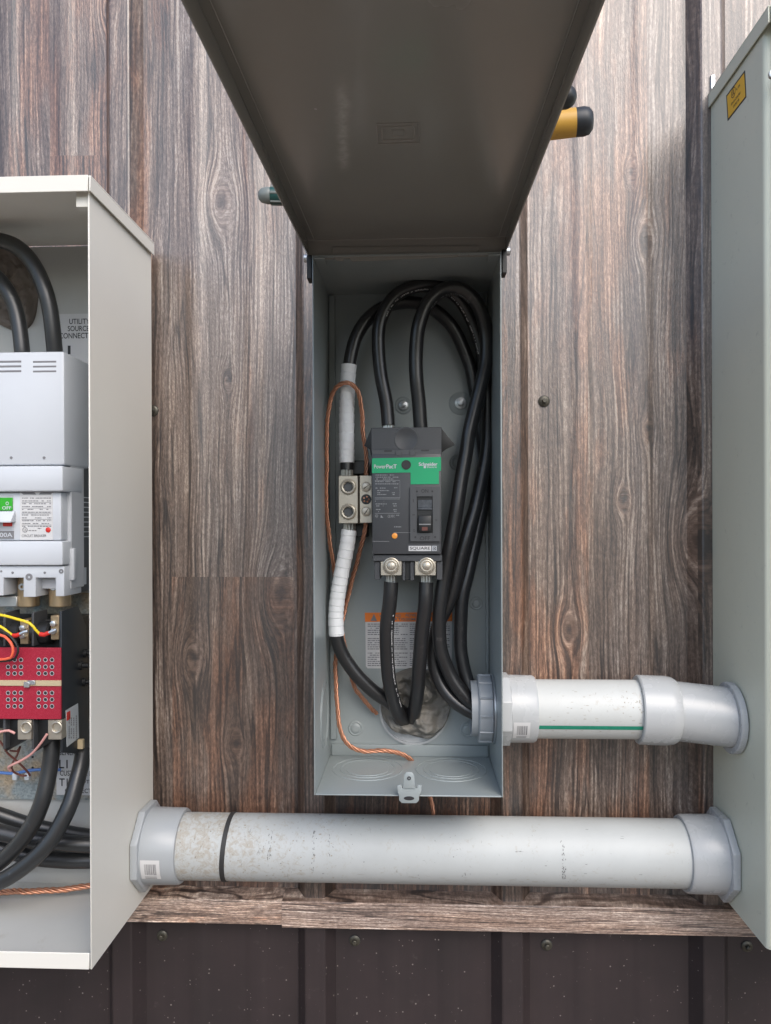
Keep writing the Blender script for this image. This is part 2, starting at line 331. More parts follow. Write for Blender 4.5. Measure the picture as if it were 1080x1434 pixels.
def tan_galv():
    m, n, b = new_mat('galvanised_back_plate')
    tc = N(n, 'ShaderNodeTexCoord'); v = tc.outputs['Object']
    vo = N(n, 'ShaderNodeTexVoronoi'); vo.inputs['Scale'].default_value = 420; n.links.new(v, vo.inputs['Vector'])
    sc = N(n, 'ShaderNodeSeparateColor'); n.links.new(vo.outputs['Color'], sc.inputs[0])
    a = noise(n, v, 22, 3, 0.6)
    c = ramp(n, a, [(0.42, (0.46, 0.37, 0.26)), (0.60, (0.30, 0.35, 0.36))])  # tan to blue-grey noise paints reflections into the plate's colour
    k = val(n, 'MULTIPLY_ADD', sc.outputs[0], 0.45, 0.75); c = mixc(n, 1.0, c, comb(n, k, k, k), 'MULTIPLY')
    n.links.new(c, b.inputs['Base Color']); b.inputs['Roughness'].default_value = 0.45; b.inputs['Metallic'].default_value = 0.35
    return m
GALV = tan_galv()

# ------------------------------------------------------------------ mesh builder
class MB:
    def __init__(s): s.bm = bmesh.new()
    def box(s, p0, p1, bev=0.0, seg=1):
        a = Vector([min(p0[i], p1[i]) for i in range(3)]); c = Vector([max(p0[i], p1[i]) for i in range(3)])
        t = bmesh.new(); bmesh.ops.create_cube(t, size=1.0)
        for v in t.verts: v.co = Vector([(a[i] + c[i])/2 + v.co[i]*(c[i] - a[i]) for i in range(3)])
        if bev > 0:
            bmesh.ops.bevel(t, geom=list(t.edges), offset=min(bev, 0.45*min(c - a)), segments=seg, profile=0.5, affect='EDGES')
        s._merge(t); return s
    def pbox(s, x0, y0, x1, y1, fy, by, bev=0.0, seg=1):   # rectangle measured on its front plane Y=fy, extruded back to Y=by
        a = at(x0, y0, fy); c = at(x1, y1, fy)
        return s.box((a.x, fy, a.z), (c.x, by, c.z), bev, seg)
    def _merge(s, t, mat=None):
        me = bpy.data.meshes.new('t')
        if mat is not None: bmesh.ops.transform(t, matrix=mat, verts=t.verts)
        t.to_mesh(me); t.free(); s.bm.from_mesh(me); bpy.data.meshes.remove(me)
    def prism(s, poly, ax, a0, a1, bev=0.0):   # poly: 2D points in the other two axes (x: y,z  y: x,z  z: x,y)
        t = bmesh.new()
        def P(p, a): return {'x': (a, p[0], p[1]), 'y': (p[0], a, p[1]), 'z': (p[0], p[1], a)}[ax]
        v0 = [t.verts.new(P(p, a0)) for p in poly]; v1 = [t.verts.new(P(p, a1)) for p in poly]
        n = len(poly); t.faces.new(v0); t.faces.new(v1[::-1])
        for i in range(n): t.faces.new((v0[i], v0[(i+1) % n], v1[(i+1) % n], v1[i]))
        bmesh.ops.recalc_face_normals(t, faces=t.faces)
        if bev: bmesh.ops.bevel(t, geom=list(t.edges), offset=bev, segments=2, profile=0.5, affect='EDGES')
        s._merge(t); return s
    def ppoly(s, lst, fy, by, bev=0.0):
        q = [at(x, y, fy) for x, y in lst]; return s.prism([(p.x, p.z) for p in q], 'y', fy, by, bev)
    def lathe(s, base, axis, prof, seg=28, cap=True):     # prof: (distance along axis, radius)
        axis = Vector(axis).normalized(); u = axis.orthogonal().normalized(); v = axis.cross(u); base = Vector(base)
        t = s.bm; rings = []
        for d, r in prof:
            if r <= 1e-7: rings.append([t.verts.new(base + axis*d)]); continue
            rings.append([t.verts.new(base + axis*d + (u*math.cos(2*math.pi*k/seg) + v*math.sin(2*math.pi*k/seg))*r) for k in range(seg)])
        for a, c in zip(rings, rings[1:]):
            for k in range(seg):
                k2 = (k+1) % seg
                if len(a) == 1 and len(c) == 1: continue
                if len(a) == 1: t.faces.new((a[0], c[k2], c[k]))
                elif len(c) == 1: t.faces.new((a[k], a[k2], c[0]))
                else: t.faces.new((a[k], a[k2], c[k2], c[k]))
        if cap:
            if len(rings[0]) > 1: t.faces.new(rings[0][::-1])
            if len(rings[-1]) > 1: t.faces.new(rings[-1])
        return s
    def cyl(s, p0, p1, r, seg=24, r2=None, bev=0.0):
        p0 = Vector(p0); p1 = Vector(p1); L = (p1 - p0).length; r2 = r if r2 is None else r2
        pr = [(0, r), (L, r2)] if not bev else [(0, r-bev), (bev, r), (L-bev, r2), (L, r2-bev)]
        return s.lathe(p0, p1 - p0, pr, seg)
    def ring(s, c, axis, r0, r1, h, seg=32):             # flat washer-like ring
        c = Vector(c); return s.lathe(c, axis, [(0, r0), (0, r1), (h, r1), (h, r0), (0, r0)], seg, cap=False)
    def tube(s, P, r, seg=12, cap=True, rfun=None):
        P = [Vector(p) for p in P]; t = s.bm
        T = [(P[min(i+1, len(P)-1)] - P[max(i-1, 0)]).normalized() for i in range(len(P))]
        u = T[0].orthogonal().normalized(); prev = None; first = None
        for i, p in enumerate(P):
            u = (u - T[i]*u.dot(T[i])).normalized(); v = T[i].cross(u)
            rr = rfun(i/(len(P)-1)) if rfun else r
            ringv = [t.verts.new(p + (u*math.cos(2*math.pi*k/seg) + v*math.sin(2*math.pi*k/seg))*rr) for k in range(seg)]
            if prev:
                for k in range(seg): t.faces.new((prev[k], prev[(k+1) % seg], ringv[(k+1) % seg], ringv[k]))
            else: first = ringv
            prev = ringv
        if cap: t.faces.new(first[::-1]); t.faces.new(prev)
        return s
    def text(s, txt, c, h, w=None, ux=(1, 0, 0), uz=(0, 0, 1), th=0.0001):
        cu = bpy.data.curves.new('t', 'FONT'); cu.body = txt; cu.size = 1.0; cu.resolution_u = 3; cu.offset = 0.012
        o = bpy.data.objects.new('t', cu); me = bpy.data.meshes.new_from_object(o)
        if len(me.vertices) == 0: return s
        xs = [v.co.x for v in me.vertices]; ys = [v.co.y for v in me.vertices]
        x0, x1, y0, y1 = min(xs), max(xs), min(ys), max(ys)
        sy = h/(y1 - y0); sx = (w/(x1 - x0)) if w else sy
        ux = Vector(ux); uz = Vector(uz); c = Vector(c)
        for v in me.vertices:
            v.co = c + ux*((v.co.x - (x0+x1)/2)*sx) + uz*((v.co.y - (y0+y1)/2)*sy)
        s.bm.from_mesh(me); bpy.data.meshes.remove(me); bpy.data.objects.remove(o); bpy.data.curves.remove(cu)
        return s
    def ptext(s, txt, x0, y0, x1, y1, fy):
        a = at(x0, y0, fy); c = at(x1, y1, fy)
        return s.text(txt, ((a.x+c.x)/2, fy, (a.z+c.z)/2), abs(a.z-c.z), abs(c.x-a.x))
    def build(s, name, mat, parent=None, sharp=38):
        me = bpy.data.meshes.new(name); s.bm.to_mesh(me); s.bm.free()
        me.materials.append(mat)
        for p in me.polygons: p.use_smooth = True
        me.set_sharp_from_angle(angle=R(sharp))
        o = bpy.data.objects.new(name, me); scene.collection.objects.link(o)
        if parent:
            root = parent
            off = Vector((0, 0, 0))
            while root: off += root.location; root = root.parent
            me.transform(Matrix.Translation(-off)); o.parent = parent
        else:
            c = sum((v.co for v in me.vertices), Vector())/max(1, len(me.vertices))
            me.transform(Matrix.Translation(-c)); o.location = c
        return o
def tag(o, label=None, cat=None, group=None, kind=None):
    if label: o['label'] = label
    if cat: o['category'] = cat
    if group: o['group'] = group
    if kind: o['kind'] = kind
    return o
def thing(name, loc, label, cat, group=None):
    o = bpy.data.objects.new(name, None); scene.collection.objects.link(o); o.location = loc; o.empty_display_size = 0.02
    return tag(o, label, cat, group)
def spline(P, step=0.006):
    P = [Vector(p) for p in P]; P = [P[0]*2 - P[1]] + P + [P[-1]*2 - P[-2]]; out = []
    for i in range(1, len(P)-2):
        a, b, c, d = P[i-1:i+3]; L = (c - b).length; k = max(2, int(L/step))
        for j in range(k):
            t = j/k
            out.append(0.5*((2*b) + (c-a)*t + (2*a-5*b+4*c-d)*t*t + (-a+3*b-3*c+d)*t**3))
    out.append(P[-2]); return out
def cable(name, P, r, mat, label, cat='cable', group=None, parent=None, seg=16):
    from mathutils import noise as mn
    S = spline(P)
    if r > .004: S = [p + mn.noise_vector(p*26 + Vector((len(P), r*900, 0)))*.0011 for p in S]
    o = MB().tube(S, r, seg).build(name, mat, parent)
    if label: tag(o, label, cat, group)
    return o, S
def braid(name, P, r, label, group=None, parent=None, ns=4, pitch=0.034):
    S = spline(P, 0.0018); mb = MB()
    T = [(S[min(i+1, len(S)-1)] - S[max(i-1, 0)]).normalized() for i in range(len(S))]
    u = T[0].orthogonal().normalized(); fr = []; L = 0; Ls = []
    for i in range(len(S)):
        u = (u - T[i]*u.dot(T[i])).normalized(); fr.append((u.copy(), T[i].cross(u)))
        if i: L += (S[i]-S[i-1]).length
        Ls.append(L)
    for k in range(ns):
        ph = 2*math.pi*k/ns
        Q = [S[i] + (fr[i][0]*math.cos(ph + Ls[i]/pitch*2*math.pi) + fr[i][1]*math.sin(ph + Ls[i]/pitch*2*math.pi))*r*(0.60 + 0.10*math.sin(i*0.043 + k*2.0)) for i in range(len(S))]
        mb.tube(Q, r*0.44, 7)
    o = mb.build(name, COPPER, parent, 60)
    if label: tag(o, label, 'wire', group)
    return o
def frange(a, b, n): return [a + (b-a)*i/(n-1) for i in range(n)]

# ================================================================== SETTING
tag(MB().box((-30, -40, -1.35), (30, 3, -1.30)).build('ground', EARTH), kind='structure')
tag(MB().prism([(-7.5, -1.32), (-9.0, -0.6), (-10.5, 0.4), (-12.5, 1.1), (-16, 1.4), (-30, 1.2), (-38, -1.32)], 'x', -28, 28).build('added_sky_blocker', BLOCKER), kind='structure')  # unseen bank added behind the camera to block low sky light

# ---- building wall: printed steel siding above, dark brown siding below, trim between
wall = thing('building_wall', (0, 0, -1.3), 'wood print steel siding wall with brown siding under a trim ledge', 'wall')
rib0 = at(443, 1400, -0.01).x; rib1 = at(715, 1400, -0.01).x; PITCH = 0.2575
def profile(xa, xb, shift=0.0):
    xs = []
    k0 = math.floor((xa - rib0)/PITCH) - 1
    for k in range(k0, k0 + 20):
        c = rib0 + k*PITCH
        seq = [(c-0.0255, 0), (c-0.0135, -0.0195), (c-0.0115, -0.0205), (c+0.0115, -0.0205), (c+0.0135, -0.0195), (c+0.0255, 0)]
        for mf in (0.375, 0.68):
            mc = c + PITCH*mf
            seq += [(mc-0.016, 0), (mc-0.012, -0.0004), (mc-0.008, -0.0015), (mc-0.004, -0.0019), (mc+0.004, -0.0019), (mc+0.008, -0.0015), (mc+0.012, -0.0004), (mc+0.016, 0)]
        xs += seq
    xs = [p for p in xs if xa < p[0] < xb]
    return [(xa, 0.0)] + xs + [(xb, 0.0)]
def siding(xa, xb, za, zb_, mat, name, dy=0.0, label=None):
    P = [(x, y + dy) for x, y in profile(xa, xb)]
    Q = P + [(xb, 0.02 + dy), (xa, 0.02 + dy)]
    o = MB().prism(Q, 'z', za, zb_).build(name, mat, wall, 12)
    if label: o['label'] = label
    return o
seam = at(413, 900, 0.0).x
siding(-1.6, seam, -0.4945, 1.4, WOOD, 'siding_panel', 0.0)
siding(seam - 0.0002 + 0.0004, 1.6, -0.4945, 1.4, WOOD, 'siding_panel', -0.0012)
siding(-1.6, 1.6, -1.29, -0.500, BROWN, 'siding_panel', 0.0, 'dark brown steel siding with pale specks')
# trim ledge: sloping top, upright face, in two lengths (the right one overlaps and sits 2 mm proud)
def trim(xa, xb, mat, pr, label):
    poly = [(0.012, -0.4885), (-0.0005, -0.4890), (-0.027 - pr, -0.4935 + pr*0.3), (-0.0285 - pr, -0.4945), (-0.0285 - pr, -0.524 - pr*1.2), (-0.027 - pr, -0.5250 - pr*1.2), (-0.024, -0.523), (-0.024, -0.499), (0.012, -0.4955)]
    o = MB().prism(poly, 'x', xa, xb).build('trim_board', mat, wall, 20); o['label'] = label; return o
jt = at(396, 1280, -0.03).x
trim(-1.6, jt, TRIM_A, 0.0, 'pale cracked wood print trim'); trim(jt - 0.001, 1.6, TRIM_B, 0.002, 'streaked brown wood print trim')
# screws with washers
def screw(x, y, z, r=0.0062):
    s = MB()
    s.lathe((x, y, z), (0, -1, 0), [(0, r*1.15), (0.0012, r*1.15), (0.0022, r*0.9), (0.0026, r*0.62)], 20)
    s.lathe((x, y - 0.0026, z), (0, -1, 0), [(0, r*0.55), (0.004, r*0.55), (0.0046, r*0.42)], 6)
    o = s.build('screw', SCREWM, wall)
    MB().ring((x, y + 0.0001, z), (0, -1, 0), r*0.9, r*1.25, 0.0008, 20).build('washer', RUBBER, o)
for px, py in ((214, 575), (762, 562), (227, 1311), (497, 1318), (766, 1324), (1047, 1326)):
    p = at(px, py, -0.002); screw(p.x, -0.0005 - (0.0012 if px > 413 and py < 1200 else 0), p.z)

# ================================================================== LEFT CABINET
LX, LF, LB = -0.3508, -0.21, -0.022          # right outer face, front plane, rear
LZ0, LZ1 = -0.4785, 0.3700
LW = -0.90
cabL = thing('transfer_switch_cabinet', ((LX+LW)/2, LB, LZ0), 'open beige grey steel cabinet holding a white breaker', 'cabinet')
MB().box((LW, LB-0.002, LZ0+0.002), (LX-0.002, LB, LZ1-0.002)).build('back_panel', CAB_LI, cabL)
MB().box((LX-0.0018, LF, LZ0), (LX, LB, LZ1-0.006), 0.0006).build('side_panel', CAB_L, cabL)
MB().box((LW, LF, LZ0), (LW+0.0018, LB, LZ1-0.006)).build('side_panel', CAB_L, cabL)
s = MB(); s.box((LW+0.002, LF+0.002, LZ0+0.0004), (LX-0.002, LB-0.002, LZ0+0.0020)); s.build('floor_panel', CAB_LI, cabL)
MB().box((LW+0.002, LF, LZ0), (LX-0.003, LF+0.0016, LZ0+0.0175), 0.0005).build('front_lip', CAB_L, cabL)
# rain cap: top sheet, front lip, side lip
s = MB(); s.box((LW-0.006, LF-0.004, LZ1), (LX+0.004, LB, LZ1+0.0018), 0.0004)
s.box((LW-0.006, LF-0.0058, LZ1-0.0155), (LX+0.0012, LF-0.004, LZ1+0.0018), 0.0004)
s.box((LX+0.0022, LF-0.0058, LZ1-0.0155), (LX+0.004, LB, LZ1), 0.0004)
s.build('rain_cap', CAB_L, cabL)
MB().box((LX-0.016, LF+0.004, LZ1-0.026), (LX-0.003, LF+0.0055, LZ1-0.001)).box((LX-0.016, LF+0.004, LZ1-0.028), (LX-0.003, LF+0.016, LZ1-0.026)).build('corner_gusset', CAB_L, cabL)
gp = -0.030
s = MB(); a = at(60, 700, gp); 
s.box((LW+0.03, gp, at(0, 1119, gp).z), (LX-0.010, gp+0.002, at(0, 830, gp).z)); s.build('mounting_plate', GALV, cabL)
s = MB().box((LW+0.03, gp+0.0005, at(0, 838, gp).z), (LX-0.006, gp+0.002, at(0, 640, gp).z)); s.build('mounting_plate', ZINC, cabL)
s = MB()
for (px, py) in ((46, 1060), (46, 1075)):
    p = at(px, py, gp); s.cyl((p.x, gp-0.0006, p.z), (p.x, gp, p.z), 0.0016, 12)
s.build('plate_hole', BLK, cabL)
# stickers in the cabinet
fy = LB - 0.0032
st = MB().pbox(70, 440, 150, 510, fy+0.0002, fy+0.001).build('utility_sticker', LABEL, cabL)
s = MB(); s.ptext('UTILITY', 97, 446.5, 126, 453.5, fy); s.ptext('SOURCE', 95, 456.5, 125, 463.5, fy); s.ptext('CONNECTION', 83, 466.5, 139, 473.5, fy); s.ptext('1', 95, 484, 99, 496, fy)
s.build('lettering', INK, st)
fy = gp - 0.0016
st = MB().pbox(79, 1043, 150, 1114, fy+0.0002, fy+0.001).build('load_sticker', LABEL, cabL)
s = MB(); s.ptext('GENERATOR', 81, 1050, 128, 1058, fy); s.ptext('L1', 83, 1064, 95, 1076, fy); s.ptext('(UTILITY)', 102, 1067, 134, 1074, fy)
s.ptext('CUSTOMER LOAD', 84, 1079, 145, 1087, fy); s.ptext('T1', 83, 1090, 95, 1101, fy); s.ptext('(OTHER)', 112, 1092, 142, 1099, fy); s.ptext('CONNECTION', 91, 1104, 142, 1111, fy)
s.build('lettering', INK, st)

def blob(name, c, rx, rz, ry, mat, label, cat, seed=1, parent=None, rings=44, seg=110, amp=0.16):
    rnd = random.Random(seed); ph = [rnd.uniform(0, 6.28) for _ in range(12)]
    mb = MB(); t = mb.bm; prev = None; c = Vector(c)
    for i in range(rings+1):
        f = i/rings; rr = math.sin(f*math.pi/2)**0.8; hh = math.cos(f*math.pi/2)**0.7
        ring = []
        for k in range(seg):
            a = 2*math.pi*k/seg
            q = 1 + amp*(0.45*math.sin(2*a+ph[0]) + 0.35*math.sin(3*a+ph[1]) + 0.25*math.sin(5*a+ph[2]+2*f))
            b = 1 + 0.32*math.sin(4*a*0+9*f*math.cos(a+ph[3])+ph[4]) + 0.22*math.sin(3*a+7*f+ph[5]) + 0.14*math.sin(7*a-11*f+ph[6])
            ring.append(t.verts.new(c + Vector((rx*rr*q*math.cos(a), -ry*hh*b*(0.7 + 0.3*math.cos(a*2+ph[7])), rz*rr*q*math.sin(a)))))
        if prev:
            for k in range(seg): t.faces.new((prev[k], prev[(k+1) % seg], ring[(k+1) % seg], ring[k]))
        prev = ring
    from mathutils import noise as mn
    for v in t.verts:
        if v.co.y < c.y - 1e-5:
            q = v.co*70 + Vector((seed, 0, 0)); d_ = mn.fractal(q, 0.9, 2.1, 4) + 0.8*abs(mn.noise(v.co*38 + Vector((3, seed, 1))))
            v.co.y -= ry*0.30*d_*min(1, (c.y - v.co.y)/0.004)
    bmesh.ops.remove_doubles(t, verts=t.verts, dist=1e-5); bmesh.ops.recalc_face_normals(t, faces=t.faces)
    o = mb.build(name, mat, parent, 80); tag(o, label, cat); return o
p = at(12, 405, LB-0.002)
blob('duct_seal', (p.x, LB-0.002, p.z), 0.046, 0.052, 0.016, PUTTYB, 'brown putty patch behind the cables, top of open beige cabinet', 'putty', 5)

# ---- white moulded-case breaker
BF = -0.130
brk = thing('circuit_breaker', at(20, 660, -0.06), 'white circuit breaker with green off flag in beige cabinet', 'circuit breaker')
XL = -0.60                                     # it runs on past the left edge of the frame
def lbox(s, x1, y0, y1, fy, by, bev=0.0012, seg=2, x0=None):
    a = at(x1, y0, fy); c = at(x1, y1, fy); xl = XL if x0 is None else at(x0, y0, fy).x
    return s.box((xl, fy, a.z), (a.x, by, c.z), bev, seg)
s = lbox(MB(), 90, 491.5, 651, BF, -0.060, 0.0035, 2); ct = s.build('terminal_cover', WHT, brk)
s = MB()
for x0, x1 in ((-30, 30), (46, 79)):
    for yy in (506.5, 513.2, 520):
        s.pbox(x0, yy-1.2, x1, yy+1.2, BF-0.0003, BF+0.001, 0.0004)
s.build('vent_slot', INKG, ct)
for px in (16, 62):
    p = at(px, 641, BF); MB().cyl((p.x, BF+0.001, p.z), (p.x, BF-0.0006, p.z), 0.0017, 12).build('cover_screw', INKG, ct)
lbox(MB(), 88, 652, 688, BF-0.004, -0.08, 0.003).build('face_cover', WHT, brk)
fc = lbox(MB(), 86, 688.5, 757, BF+0.004, -0.08, 0.003).build('face_plate', WHT, brk)
lbox(MB(), 88, 757.6, 792, BF-0.001, -0.08, 0.003).build('lower_cover', WHT, brk)
# comb-shaped lower edge
q = [(-60, 793), (90, 793), (90, 835), (78, 835), (78, 809), (67, 809), (67, 836), (49, 836), (49, 809), (33, 809), (33, 836), (17, 836), (17, 809), (4, 809), (4, 834), (-60, 834)]
q[10:12] = [(67, 809), (50, 809)] ; q = [(-60, 793), (90, 793), (90, 835), (78, 835), (78, 809), (50, 809), (50, 836), (33, 836), (33, 809), (5, 809), (5, 834), (-60, 834)]
tb = MB().ppoly(q, BF+0.004, -0.08, 0.0006).build('terminal_guard', WHT, brk)
s = MB()
for px, py, r in ((2, 800, .0012), (18, 802, .0014), (63, 802, .0014), (86, 800, .0028), (41, 808, .0042)):
    p = at(px, py, BF+0.004); s.ring((p.x, BF+0.004, p.z), (0, -1, 0), r*0.35, r, 0.0006, 16)
s.build('guard_screw', INKG, tb)
s = MB(); a = at(92, 617, -0.122); c = at(92, 826, -0.122); s.box((a.x-0.05, -0.110, a.z), (a.x+0.001, -0.075, c.z), 0.001)
s.build('housing', WHT2, brk)
a = at(100, 622, -0.085); c = at(100, 832, -0.085)
bs = MB().box((a.x-0.12, -0.0745, a.z), (at(96, 700, -0.095).x+0.001, -0.032, c.z), 0.001).build('rear_housing', BLK2, brk)
s = MB()
for yy in frange(696, 752, 9):
    p = atx(110, yy, at(96, 700, -0.095).x+0.001)
    s.box((p.x-0.001, -0.073, p.z-0.0006), (p.x+0.0006, -0.034, p.z+0.0006))
s.build('rib', WHT2, bs)
fx = at(96, 700, -0.095).x+0.0013
s = MB()
for (x0, y0, x1, y1) in ((108, 776, 116, 804), (117, 795, 121, 818)):
    a = atx(x0, y0, fx); c = atx(x1, y1, fx); s.box((fx-0.0004, a.y, a.z), (fx+0.0002, c.y, c.z))
s.build('side_sticker', LABG, bs)
MB().pbox(95, 768, 104, 813, -0.1125, -0.104, 0.002, 2).build('side_catch', WHT2, brk)
# face: toggle, amp rating, rating plate
fy = BF + 0.004
tg = MB().pbox(-40, 694, 19, 742, fy-0.0004, fy+0.001).build('toggle_recess', WHT2, fc)
MB().pbox(-24, 697, 17.3, 715, fy-0.0022, fy-0.0003, 0.0005).build('off_flag', GREEN2, fc)
s = MB(); s.ptext('OFF', 3, 709, 16, 713.5, fy-0.0024); s.ptext('O', 8, 702.5, 12.5, 707.5, fy-0.0024); s.build('off_lettering', WHT, fc)
a = at(16.5, 716, fy-0.009); c = at(-24, 732, fy-0.009)
s = MB().prism([(fy-0.0005, a.z), (fy-0.003, a.z), (fy-0.011, c.z+0.002), (fy-0.011, c.z), (fy-0.0005, c.z+0.001)], 'x', c.x, a.x, 0.0005); s.build('toggle_handle', WHT, fc)
MB().pbox(4, 730, 17, 737, fy-0.001, fy, 0.0003).build('red_flag', REDP, fc)
MB().pbox(-20, 743.5, 19.4, 754.5, fy-0.0006, fy, 0).build('rating_label', INKG, fc)
MB().ptext('1200A', -9, 746, 17.5, 752, fy-0.0008).build('rating_lettering', WHT, fc)
rp = MB().pbox(28, 689, 74, 756, fy-0.0004, fy, 0).build('rating_plate', LABEL, fc)
s = MB()
def prow(s, x0, x1, y, h, fy, dens=0.75, wmin=0.8, wmax=4.0, rnd=random):
    x = x0
    while x < x1:
        w_ = rnd.uniform(wmin, wmax); w_ = min(w_, x1 - x)
        if rnd.random() < dens and w_ > 0.3: s.pbox(x, y-h/2, x+w_, y+h/2, fy, fy+0.0002)
        x += w_ + rnd.uniform(0.5, 1.0)
for i in range(11):
    prow(s, 31, 72, 697.5+i*3.95, 1.2, fy-0.0006, 0.8)
    if i % 2 == 1: s.pbox(30.5, 699.4+i*3.95, 72, 699.8+i*3.95, fy-0.0006, fy)
s.ptext('CIRCUIT BREAKER', 30.5, 748.5, 65, 752, fy-0.0007)
p = at(35.5, 742, fy); s.ring((p.x, fy-0.0006, p.z), (0, -1, 0), 0.0026, 0.0031, 0.0002, 20); s.ptext('UL', 33.5, 740.5, 37.5, 744, fy-0.0007); prow(s, 40, 51, 743, 1.2, fy-0.0006, 1)
prow(s, 53, 58, 740, 1.2, fy-0.0006, 1)
s.ppoly([(28.5, 689.2), (48, 689.2), (51, 692.5), (33, 692.5)], fy-0.0006, fy); s.ppoly([(54.5, 692.5), (57, 689.2), (74, 689.2), (71, 692.5)], fy-0.0006, fy)
s.build('plate_print', INKG, rp)
p = at(68, 742, fy); MB().lathe((p.x, fy, p.z), (0, -1, 0), [(0, .0031), (.001, .0031), (.0016, .002)], 20).build('test_button', REDP, fc)
# busbars below the breaker
for cxp in (37, 81):
    s = MB(); p = at(cxp, 832, -0.10)
    s.cyl((p.x, -0.094, p.z+0.022), (p.x, -0.094, p.z-0.0155), 0.0127, 24, bev=0.001)
    o = s.build('busbar_lug', BRASS, brk)
    p = at(cxp-7, 822, -0.11); MB().ring((p.x, -0.1078, p.z), (0, -1, 0), 0.002, 0.0042, 0.0015, 20).build('lug_bolt', ZINC, o)
MB().pbox(-30, 835, 24, 850, -0.105, -0.09, 0.001).build('link_bar', ZINC, brk)

# ---- transfer contactor below it
con = thing('contactor', at(40, 950, -0.06), 'black contactor with a red perforated plate below the white breaker', 'contactor')
CF = -0.125
s = MB()
XR = at(87, 950, CF).x
def side(lst):  # polygon on the plane X=XR, in pixels -> (y,z)
    out = []
    for x, y in lst:
        q = atx(x, y, XR); out.append((q.y, q.z))
    return out
sp_ = side([(86.5, 856), (110, 849), (121, 877), (126, 1056), (88, 1054)])
MB().prism(sp_, 'x', XR-0.003, XR, 0.0005).build('side_plate', BLK2, con)
MB().box((XL, -0.095, at(0, 1030, CF).z), (XR-0.003, -0.034, at(0, 872, CF).z), 0.001).build('body', BLK, con)
for px in (3, 43):
    s = MB(); a = at(px, 858, CF); c = at(px+3.5, 905, CF); s.box((a.x, CF+0.002, a.z), (c.x, -0.09, c.z), 0.0004); s.build('phase_divider', CHAR, con); s = MB()
    a = at(px, 1007, CF); c = at(px+3.5, 1050, CF); s.prism([(CF+0.002, a.z), (-0.06, a.z), (-0.06, c.z), (CF+0.002, c.z-0.0)], 'x', a.x, c.x, 0.0004); s.build('phase_divider', CHAR, con)
for x0 in (6, 47):                                     # dark barrels between the dividers
    a = at(x0+15, 885, -0.10)
    s = MB().cyl((a.x-0.012, -0.104, a.z), (a.x+0.0125, -0.104, a.z), 0.014, 24, bev=0.002); s.build('coil_barrel', BLK, con)
# angled arc shields at the bottom
for x0, x1 in ((6, 44), (48, 86)):
    a = at(x0, 1008, CF+0.012); c = at(x1, 1052, CF+0.012)
    q = [(x0, 1008), (x1, 1008), (x1, 1030), (x0+2, 1053), (x0, 1053)]
    MB().ppoly(q, CF+0.012, -0.07, 0.0005).build('arc_shield', BLK, con)
MB().pbox(64, 1030, 75, 1050, -0.085, -0.08).pbox(97, 1036, 116, 1049, -0.085, -0.08).build('insulator', BEIGE, con)
# red plate with real holes: strips between the holes
RF = CF - 0.004
xs_h = [11.6, 20.7, 29.6, 54.5, 63.8, 73]; ys_h = [924, 933.8, 943, 970.3, 979.6, 989]
a = at(2, 907, RF); c = at(85.5, 1007.5, RF)
rb = MB().box((XL, RF, c.z), (c.x, RF+0.003, a.z), 0.0004).build('cover_plate', REDG, con)
for yy in ys_h:
    for xx in xs_h + [-6, -15]:
        p = at(xx, yy, RF)
        s = MB().ring((p.x, RF+0.0001, p.z), (0, -1, 0), 0.0021, 0.0026, 0.0003, 14); 
        s.build('hole_rim', WHT2, rb)
        MB().cyl((p.x, RF+0.0005, p.z), (p.x, RF-0.00015, p.z), 0.0021, 14).build('vent_hole', INK, rb)
s = MB(); a = at(2, 952.5, RF-0.001); c = at(86, 960.5, RF-0.001); s.box((XL, RF-0.0015, a.z), (c.x, RF, c.z)); bb = s.build('strap', BEIGE, con)
MB().pbox(33, 955, 41, 963, RF-0.004, RF-0.001, 0.0005).pbox(38, 953, 49, 959, RF-0.0035, RF-0.001, 0.0005).build('strap_clip', ZINC, bb)
for x0 in (24.5, 67):
    s = MB().pbox(x0, 1008, x0+19.5, 1036, CF-0.002, CF+0.02, 0.0007); lg = s.build('terminal_lug', NICK, con)
    p = at(x0+13.5, 1018, CF-0.002)
    MB().lathe((p.x, CF-0.002, p.z), (0, -1, 0), [(0, .0070), (.0025, .0070), (.003, .0062), (.0026, .0052), (.0004, .0046), (.0003, .0)], 24).build('lug_screw', NICK, lg)
for x0, y0 in ((28, 882), (71, 876)):                  # upper screw terminals with red ferrules
    s = MB().pbox(x0, y0-14, x0+12, y0+20, CF+0.006, -0.09, 0.0006); tm = s.build('terminal_lug', BRASS, con)
    for dy in (-3, 8):
        p = at(x0+5, y0+dy, CF+0.006); MB().lathe((p.x, CF+0.006, p.z), (0, -1, 0), [(0, .0036), (.004, .0036), (.0045, .0028)], 6).build('terminal_nut', ZINC, tm)
sx = XR + 0.0004
lb = MB().prism([(atx(x, y, sx).y, atx(x, y, sx).z) for x, y in ((92.5, 995), (109.5, 985), (111, 1033), (94, 1046))], 'x', sx-0.0004, sx).build('side_label', LABG, con)
s = MB()
for i, x in enumerate((97, 100, 103.5, 107)):
    for yy in frange(1003, 1036, 12):
        if random.random() < 0.7:
            a = atx(x, yy, sx+0.0002); s.box((sx, a.y-0.0009, a.z-0.0010), (sx+0.0003, a.y+0.0009, a.z+0.0010))
s.build('label_print', INKG, lb)
q = atx(96.5, 1001, sx+0.0003); MB().box((sx, q.y-0.005, q.z-0.006), (sx+0.0003, q.y+0.004, q.z+0.004)).build('label_mark', REDP, lb)
for px, py in ((112, 932), (117, 955), (119, 915)):
    p = atx(px, py, XR); MB().lathe(p, (1, 0, 0), [(0, .0055), (.004, .0055), (.004, .003), (.011, .003)], 16).build('side_stud', BLK, con)

